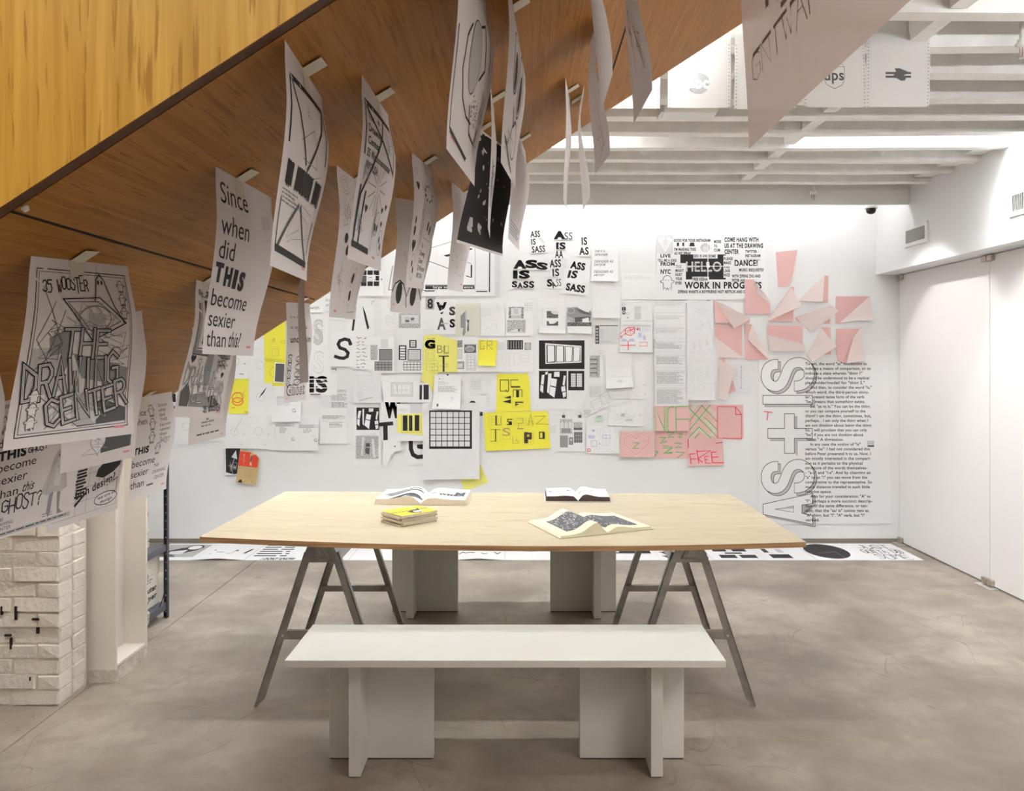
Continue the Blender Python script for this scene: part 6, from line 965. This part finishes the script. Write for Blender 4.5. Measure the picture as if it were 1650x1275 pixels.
gl += [('t', 'Ghost', 10, 90, 120, 13, 'K', .05), ('t', 'Ghost', 12, 88, 119.4, 11.6, 'W', .005), ('s', 8, 123, 18, 126, 1, 'P')]
hang('hanging print of stacked outlined letters ending in Ghost', (461, 650), (499, 645), gl, 2.28, 2.47, tape=.5, bow=.008)
hang('brown-backed hanging sheet seen nearly edge-on beside the ghost lettering', (493, 616), (481, 618), [], 2.0, 2.2, flip=True, tape=None, bow=.004)
hr = [('heart', 14, 30, 10, 'K'), ('heart', 14, 16, 9, 'G', .5)]+[('heart', 52+6*math.cos(a)*2.4, 34+6*math.sin(a)*1.3, 4.5, 'K') for a in [i*.7 for i in range(8)]]+[('w', 30, 20, 42, 100, 40, .4, 'G'), ('c', 12, 64, 2, 4, 'K'), ('c', 12, 74, 3, 5, 'K'), ('o', .5, 'G', [(46, 46), (80, 60), (86, 80), (50, 78)]), ('c', 60, 66, 3, 5, 'K'), ('c', 72, 69, 3, 5, 'K'), ('heart', 16, 88, 14, 'K'), ('c', 20, 106, 2.4, 3.4, 'K'), ('c', 26, 112, 2.4, 3.4, 'K'), ('c', 22, 109, 9, 13, 'G', .5)]+lines(['The', 'Drawing', 'Center', '35 Wooster', 'NYC USA'], 50, 88, 7.6, 5, 'K', xs=[60, 76, 74, 94, 82])+[('s', 86, 121, 96, 125, 1, 'P')]
hang('hanging print of staring cartoon eyes', (636.5, 502.4), (689, 507), [('l', .5, 'G', [(20, 60), (52, 96)]), ('c', 22, 107, 9, 12.5, 'K'), ('c', 68, 108, 10, 12.5, 'K'), ('l', 1.8, 'K', [(2, 106), (8, 97), (20, 93), (32, 97), (44, 108), (48, 122)]), ('l', 1.8, 'K', [(46, 110), (54, 98), (68, 94), (82, 98), (98, 112)]), ('s', 6, 119, 18, 123, 1, 'P')], 1.97, 2.20, tape=.7, bow=.014)
hang('hanging print of scattered hearts and small faces with address', (663.5, 462.4), (696.5, 466.4), hr, tape=.6, bow=.014)
hang('pale hanging print with faint specks beside the black print', (727.3, 466.4), (755.5, 471), [('w', 10, 20, 90, 60, 8, .3, 'L')]+[('s', rb.uniform(5, 80), rb.uniform(20, 120), rb.uniform(82, 92), 0, 1, 'L') for _ in range(0)]+[('l', .5, 'G', [(x, y), (x+rb.uniform(3, 8), y+rb.uniform(-3, 3))]) for x, y in [(rb.uniform(6, 88), rb.uniform(20, 118)) for _ in range(26)]]+[('s', 80, 118, 92, 122, 1, 'P')], tape=.7, bow=.012)
blk = [('r', 0, 3, 100, 126.5, 'K')]
for _ in range(26):
    x, y = rb.uniform(8, 90), rb.uniform(22, 108); r_ = rb.uniform(.7, 2.6); n = rb.randint(4, 7); blk.append(('p', 'L', [(x+r_*rb.uniform(.4, 1.3)*math.cos(2*math.pi*i/n), y+1.5*r_*rb.uniform(.4, 1.3)*math.sin(2*math.pi*i/n)) for i in range(n)]))
blk += [('p', 'L', [(16, 98), (22, 98), (28, 114), (14, 113)]), ('p', 'L', [(32, 100), (44, 104), (45, 114), (38, 110)]), ('t', 'EYE', 52, 66, 26, 5, 'G'), ('r', 78, 24, 82, 28, 'V'), ('p', 'L', [(14, 18), (30, 22), (26, 30), (20, 26), (18, 32)])]
hang('solid black hanging print with small white scraps of letters', (743, 390.4), (820.7, 413), blk, 1.83, 2.10, (768, 203), (814, 237), mat='hang', tape=.12, bow=.012)
hang('hanging print seen edge-on in front of the black print', (790.4, 367), (796, 384), [('w', 20, 60, 80, 110, 30, 1.6, 'D'), ('w', 20, 60, 80, 110, 12, 3, 'L'), ('s', 30, 116, 60, 120, 1, 'P')], tape=.6, bow=.006)
cb = [('l', 1.4, 'K', [(4, 60), (6, 116), (60, 120)]), ('l', 1.6, 'K', [(30, 48), (22, 58), (20, 78), (30, 92), (44, 98), (60, 98)]), ('c', 44, 62, 13, 22, 'L'), ('c', 44, 62, 13, 22, 'K', .7), ('l', 1.6, 'K', [(52, 40), (64, 34), (72, 60), (60, 70)]), ('l', 1.0, 'K', [(86, 10), (86, 56)]), ('l', 1.8, 'K', [(50, 90), (60, 104), (78, 106), (84, 96)]), ('w', 76, 70, 92, 112, 30, .4, 'G'), ('s', 10, 118, 24, 122, 1, 'P')]+[('c', rb.uniform(54, 74), rb.uniform(80, 98), .6, .6, 'D') for _ in range(50)]+[('l', 1.0, 'K', [(20, 20), (26, 30)]), ('c', 26, 26, 5, 7, 'G', .5), ('l', 3.2, 'K', [(8, 117), (56, 121)])]
hang('large near hanging print of bulging black outlines and a grey oval', (733.5, 239.3), (783, 300), cb, None, None, tape=.5, bow=.012)
hang('hanging print with long black loops near the middle of the stair', (816.7, 261.6), (844, 303), [('c', 34, 50, 10, 22, 'K', 1.6), ('c', 34, 56, 5, 14, 'K'), ('c', 62, 58, 12, 24, 'K', 1.6), ('c', 62, 64, 6, 15, 'K'), ('l', 1.6, 'K', [(40, 80), (50, 92), (60, 86)]), ('c', 60, 100, 16, 14, 'D', 1.2), ('l', 2, 'K', [(14, 108), (60, 124)]), ('w', 14, 100, 60, 124, 20, .5, 'D')], None, None, None, (835.5, 60.4), tape=.5, bow=.01)
hang('narrow hanging print with fine dotted type at its foot', (825.8, 384), (846.5, 404), [('s', 10, 20, 90, 26, 1, 'L'), ('w', 20, 30, 80, 100, 8, .4, 'L'), ('s', 10, 106, 92, 122, 5, 'G')], tape=.6, bow=.012)
hang('hairline edge-on sheet hanging before the fascia', (911, 322), (918, 338), [], tape=.6, bow=.005)
hang('slim curled sheet hanging before the fascia', (941.5, 318), (934, 339), [], flip=True, tape=.5, bow=.01, mat='bright')
hang('twisted brown-shadowed sheet behind the pale curled one', (968.8, 248), (951, 281), [('w', 30, 70, 80, 124, 10, .6, 'M'), ('l', .8, 'M', [(70, 60), (60, 116), (30, 122)])], flip=True, tape=None, bow=.012)
hang('pale curled sheet hanging close to the eye from the upper soffit', (965, 120), (956.5, 184), [], flip=True, tape=None, bow=.012)
hang('shaded hanging sheet crossing the soffit seam', (1033, 145), (1011.5, 199), [('c', 42, 60, 5, 9, 'M', 2), ('w', 60, 64, 84, 112, 16, .6, 'M'), ('w', 30, 60, 50, 100, 6, 1.2, 'M')], flip=True, tape=None, bow=.012)
# big sheet of tracing paper, its lettering showing through from the far side
hang('big translucent tracing sheet with reversed lettering cutting across the ceiling', (1480, -38), (1197, 240), [('s', 8, 86, 52, 90, 1, 'Z'), ('k', 'GNIWARD', 6, 66, 100, 13, .5, 'Z', .1), ('k', 'RETNEC', 30, 80, 78, 13, .5, 'Z', .1), ('t', 'DEATHE', 52, 70, 96, 3.4, 'Z'), ('r', 22, 66, 24.5, 76, 'Z'), ('r', 33, 82, 40, 84.5, 'Z'), ('r', 47, 60, 54, 62.5, 'Z')], .82, 1.5, None, None, flip=True, mat='vellum', tape=None, bow=.012, name='tracing_sheet', h=.46, rows=14, cols=12)
# ------------------------------------------------------------------ perforated printer sheets pinned along one joist
GB = 'perforated sheets on the joist'
def perf(label, px0, px1, y0, y1, ops, tilt=0):
    D = 3.312; x0, x1 = (px0-CX)*D/F, (px1-CX)*D/F; z0, z1 = HC-(y0-CY)*D/F, HC-(y1-CY)*D/F; n = 8; V = []
    def P(s, t, k): return ((x0+(x1-x0)*s+tilt*t*.012, D-.006+.018*t*t-k-.012*t, z0+(z1-z0)*t))
    for j in range(n+1):
        for i in range(5): V.append(P(i/4, j/n, 0))
    o = mk('perforated_sheet', V, [(j*5+i, j*5+i+1, (j+1)*5+i+1, (j+1)*5+i) for j in range(n) for i in range(4)], 'sheet_bright', smooth=True); tag(o, label, 'paper', GB)
    q = Ink()
    holes = [('c', x, 3+i*5.6, .75, .75, 'D') for i in range(21) for x in (3, 97)]
    q.run([('l', .3, 'V', [(7, 0), (7, 116)]), ('l', .3, 'V', [(93, 0), (93, 116)])]+ops); q.layer = 3
    for h_ in holes: q.poly([(h_[1]+.8*math.cos(a*math.pi/3), h_[2]+.8*math.sin(a*math.pi/3)) for a in range(6)], 'D')
    V, Fc, M = q.cut([], [116*j/n for j in range(1, n)], lambda x, y, k: P(x/100, y/116, k+.001)); mk('print', V, Fc, ['ink_'+c for c in q.cols], M, o)
    mk('tape', [P(.0, -.03, .002), P(1, -.03, .002), P(1, .09, .002), P(0, .09, .002)], [(0, 1, 2, 3)], 'sheet_bright', None, o)
    return o
arrow = [('r', 30, 60, 70, 63.4, 'D'), ('r', 30, 66, 70, 69.4, 'D'), ('p', 'D', [(44, 54), (52, 54), (66, 60), (58, 66), (50, 66), (52, 60)]), ('p', 'D', [(42, 64), (54, 62), (62, 70), (60, 74), (54, 74), (44, 68)]), ('p', 'D', [(46, 60), (60, 60), (56, 70), (44, 70)])]
shield = [('o', .7, 'D', [(33, 50), (66, 50), (66, 70), (62, 80), (50, 86), (38, 80), (33, 70)]), ('b', 36, 46, 64, 50, .5, 'G'), ('t', 'ups', 34, 65, 72, 17, 'D', .02, 0, 2)]
roundel = [('c', 48, 76, 18, 17, 'G'), ('t', 'abc', 32, 65, 84, 17, 'W', .06, 0, 2)]
perf('perforated sheet half cut off by the soffit edge', 963, 1063, 60, 175, []); perf('perforated sheet with a grey round emblem', 1076, 1177, 60, 174, roundel)
perf('perforated sheet mostly behind the tracing sheet', 1183, 1281, 60, 176, []); perf('perforated sheet with an outlined shield emblem', 1290, 1391, 60, 173, shield, 1); perf('perforated sheet with a black double-arrow emblem, end of the row', 1395, 1497, 58, 172.5, arrow)
# ------------------------------------------------------------------ poster strip lying on the floor along the wall
def glyphs(kind):
    if kind == 'photo': return [('r', 4, 8, 92, 82, 'S'), ('p', 'K', [(10, 60), (40, 30), (70, 20), (80, 40), (50, 70), (20, 78)]), ('c', 66, 26, 15, 14, 'W'), ('c', 66, 26, 15, 14, 'K', 4), ('p', 'V', [(30, 50), (60, 40), (60, 66), (34, 70)]), ('p', 'D', [(5, 70), (40, 66), (60, 82), (5, 82)])]
    if kind == 'marks': return [('l', .8, 'V', [(1, 0), (1, 100)]), ('r', 14, 40, 18, 44, 'D'), ('r', 14, 62, 19, 66, 'L'), ('r', 24, 52, 38, 55, 'G'), ('l', 2, 'G', [(48, 62), (56, 62), (60, 40)]), ('r', 58, 42, 64, 48, 'D'), ('p', 'K', [(80, 62), (86, 36), (91, 36), (86, 62)])]
    if kind == 'iknow': return [('s', 8, 6, 96, 82, 6, 'K')]+[('t', s, 30, x, 97+i, 10, 'K', .05, 0, 1, .25) for i, (s, x) in enumerate((('I DONT KNOW', 94),))]
    if kind == 'frame': return [('b', 14, 10, 92, 90, 1.2, 'V'), ('r', 26, 22, 74, 66, 'D'), ('o', 3, 'W', [(34, 32), (66, 32), (58, 56), (40, 56)]), ('l', 3, 'W', [(38, 44), (62, 44)])]
    if kind == 'blank': return [('l', .6, 'V', [(30, 10), (80, 92)])]
    if kind == 'script': return [('i', 10, 20, 92, 70, 2, 3, 'D')]
    if kind == 'loop': return [('c', 50, 40, 30, 10, 'D', 1.6), ('c', 50, 40, 10, 7, 'D', 1.6)]
    if kind == 'ring': return [('c', 40, 50, 45, 38, 'D', 1.5), ('l', .6, 'V', [(70, 0), (70, 100)])]
    if kind == 'device': return [('p', 'K', [(14, 40), (80, 12), (90, 12), (90, 62), (14, 62)]), ('c', 24, 52, 4, 4, 'V')]
    if kind == 'flags': return [('p', 'K', [(6+i*24, 8+j*22), (24+i*24, 8+j*22), (24+i*24, 22+j*22), (16+i*24, 22+j*22), (12+i*24, 14+j*22)]) for i in range(4) for j in range(4)]
    if kind == 'steps': return [('r', 8, 6, 36, 18, 'K'), ('r', 40, 20, 70, 32, 'K'), ('r', 16, 36, 44, 50, 'K'), ('r', 56, 36, 84, 50, 'K'), ('r', 36, 56, 70, 64, 'K'), ('r', 20, 70, 52, 88, 'K'), ('r', 60, 70, 92, 88, 'K')]
    if kind == 'bars': return [('r', 6, 4, 40, 20, 'K'), ('r', 52, 8, 72, 24, 'K'), ('r', 16, 34, 26, 56, 'K'), ('r', 44, 34, 56, 56, 'L'), ('r', 20, 66, 60, 88, 'K')]
    if kind == 'disc': return [('c', 44, 48, 42, 44, 'K'), ('l', .8, 'G', [(20, 60), (60, 52), (60, 84)])]
    return [('k', 'JUST', 18, 82, 32, 22, 2, 'D', .1), ('k', 'GOTTA DO', 14, 90, 60, 20, 2, 'D', .1), ('k', 'SOME', 24, 86, 92, 24, 2, 'D', .1), ('c', 60, 48, 26, 24, 'D', 1.2)]
FP = [('photo', 'grey photograph of a bound figure'), ('marks', 'a few small black marks'), ('iknow', 'slanted bold capitals ending I DONT KNOW'), ('frame', 'a framed black square'), ('blank', 'one faint diagonal line'), ('blank2', 'nothing but white paper, behind the bench panel'), ('script', 'two rows of black script'), ('loop', 'a thin flattened loop'), ('ring', 'a large thin ring'), ('device', 'a slanted black bar shape'), ('flags', 'rows of small black flags'), ('steps', 'stepped black blocks'), ('bars', 'scattered black bars'), ('disc', 'one great black disc'), ('scrawl', 'wiry scrawled lettering')]
ya, yb_ = 6.16, 6.72; x = (224-CX)*6.16/F
for i, (kd, lb) in enumerate(FP):
    if kd == 'blank2': ops = []
    else: ops = glyphs(kd)
    w = .384 if i != len(FP)-1 else .40; x0, x1 = x+.001, x+w; x += w+.001
    zz_ = .0012+(i % 2)*.0008
    def P(X, Y, k): return (x0+(x1-x0)*X/100, yb_+(ya-yb_)*Y/100, zz_+k)
    cu = .014 if i in (6, 1) else 0
    V = [P(a, b, 0) for b in (0, 50, 92) for a in (0, 50, 100)]+[(P(a, 100, 0)[0], ya, zz_+(cu if a == 50 else 0)) for a in (0, 50, 100)]
    o = mk('floor_poster', V, [(j*3+a, j*3+a+1, j*3+a+4, j*3+a+3) for j in range(3) for a in range(2)], 'sheet_white'); tag(o, 'white poster on the floor printed with '+lb if kd != 'blank2' else 'blank white poster on the floor under the table middle', 'poster', 'posters laid along the floor')
    q = Ink(); q.run(ops)
    if q.v: V, Fc, M = q.cut([], [], P, .0004, .0001); mk('print', V, Fc, ['ink_'+c for c in q.cols], M, o)
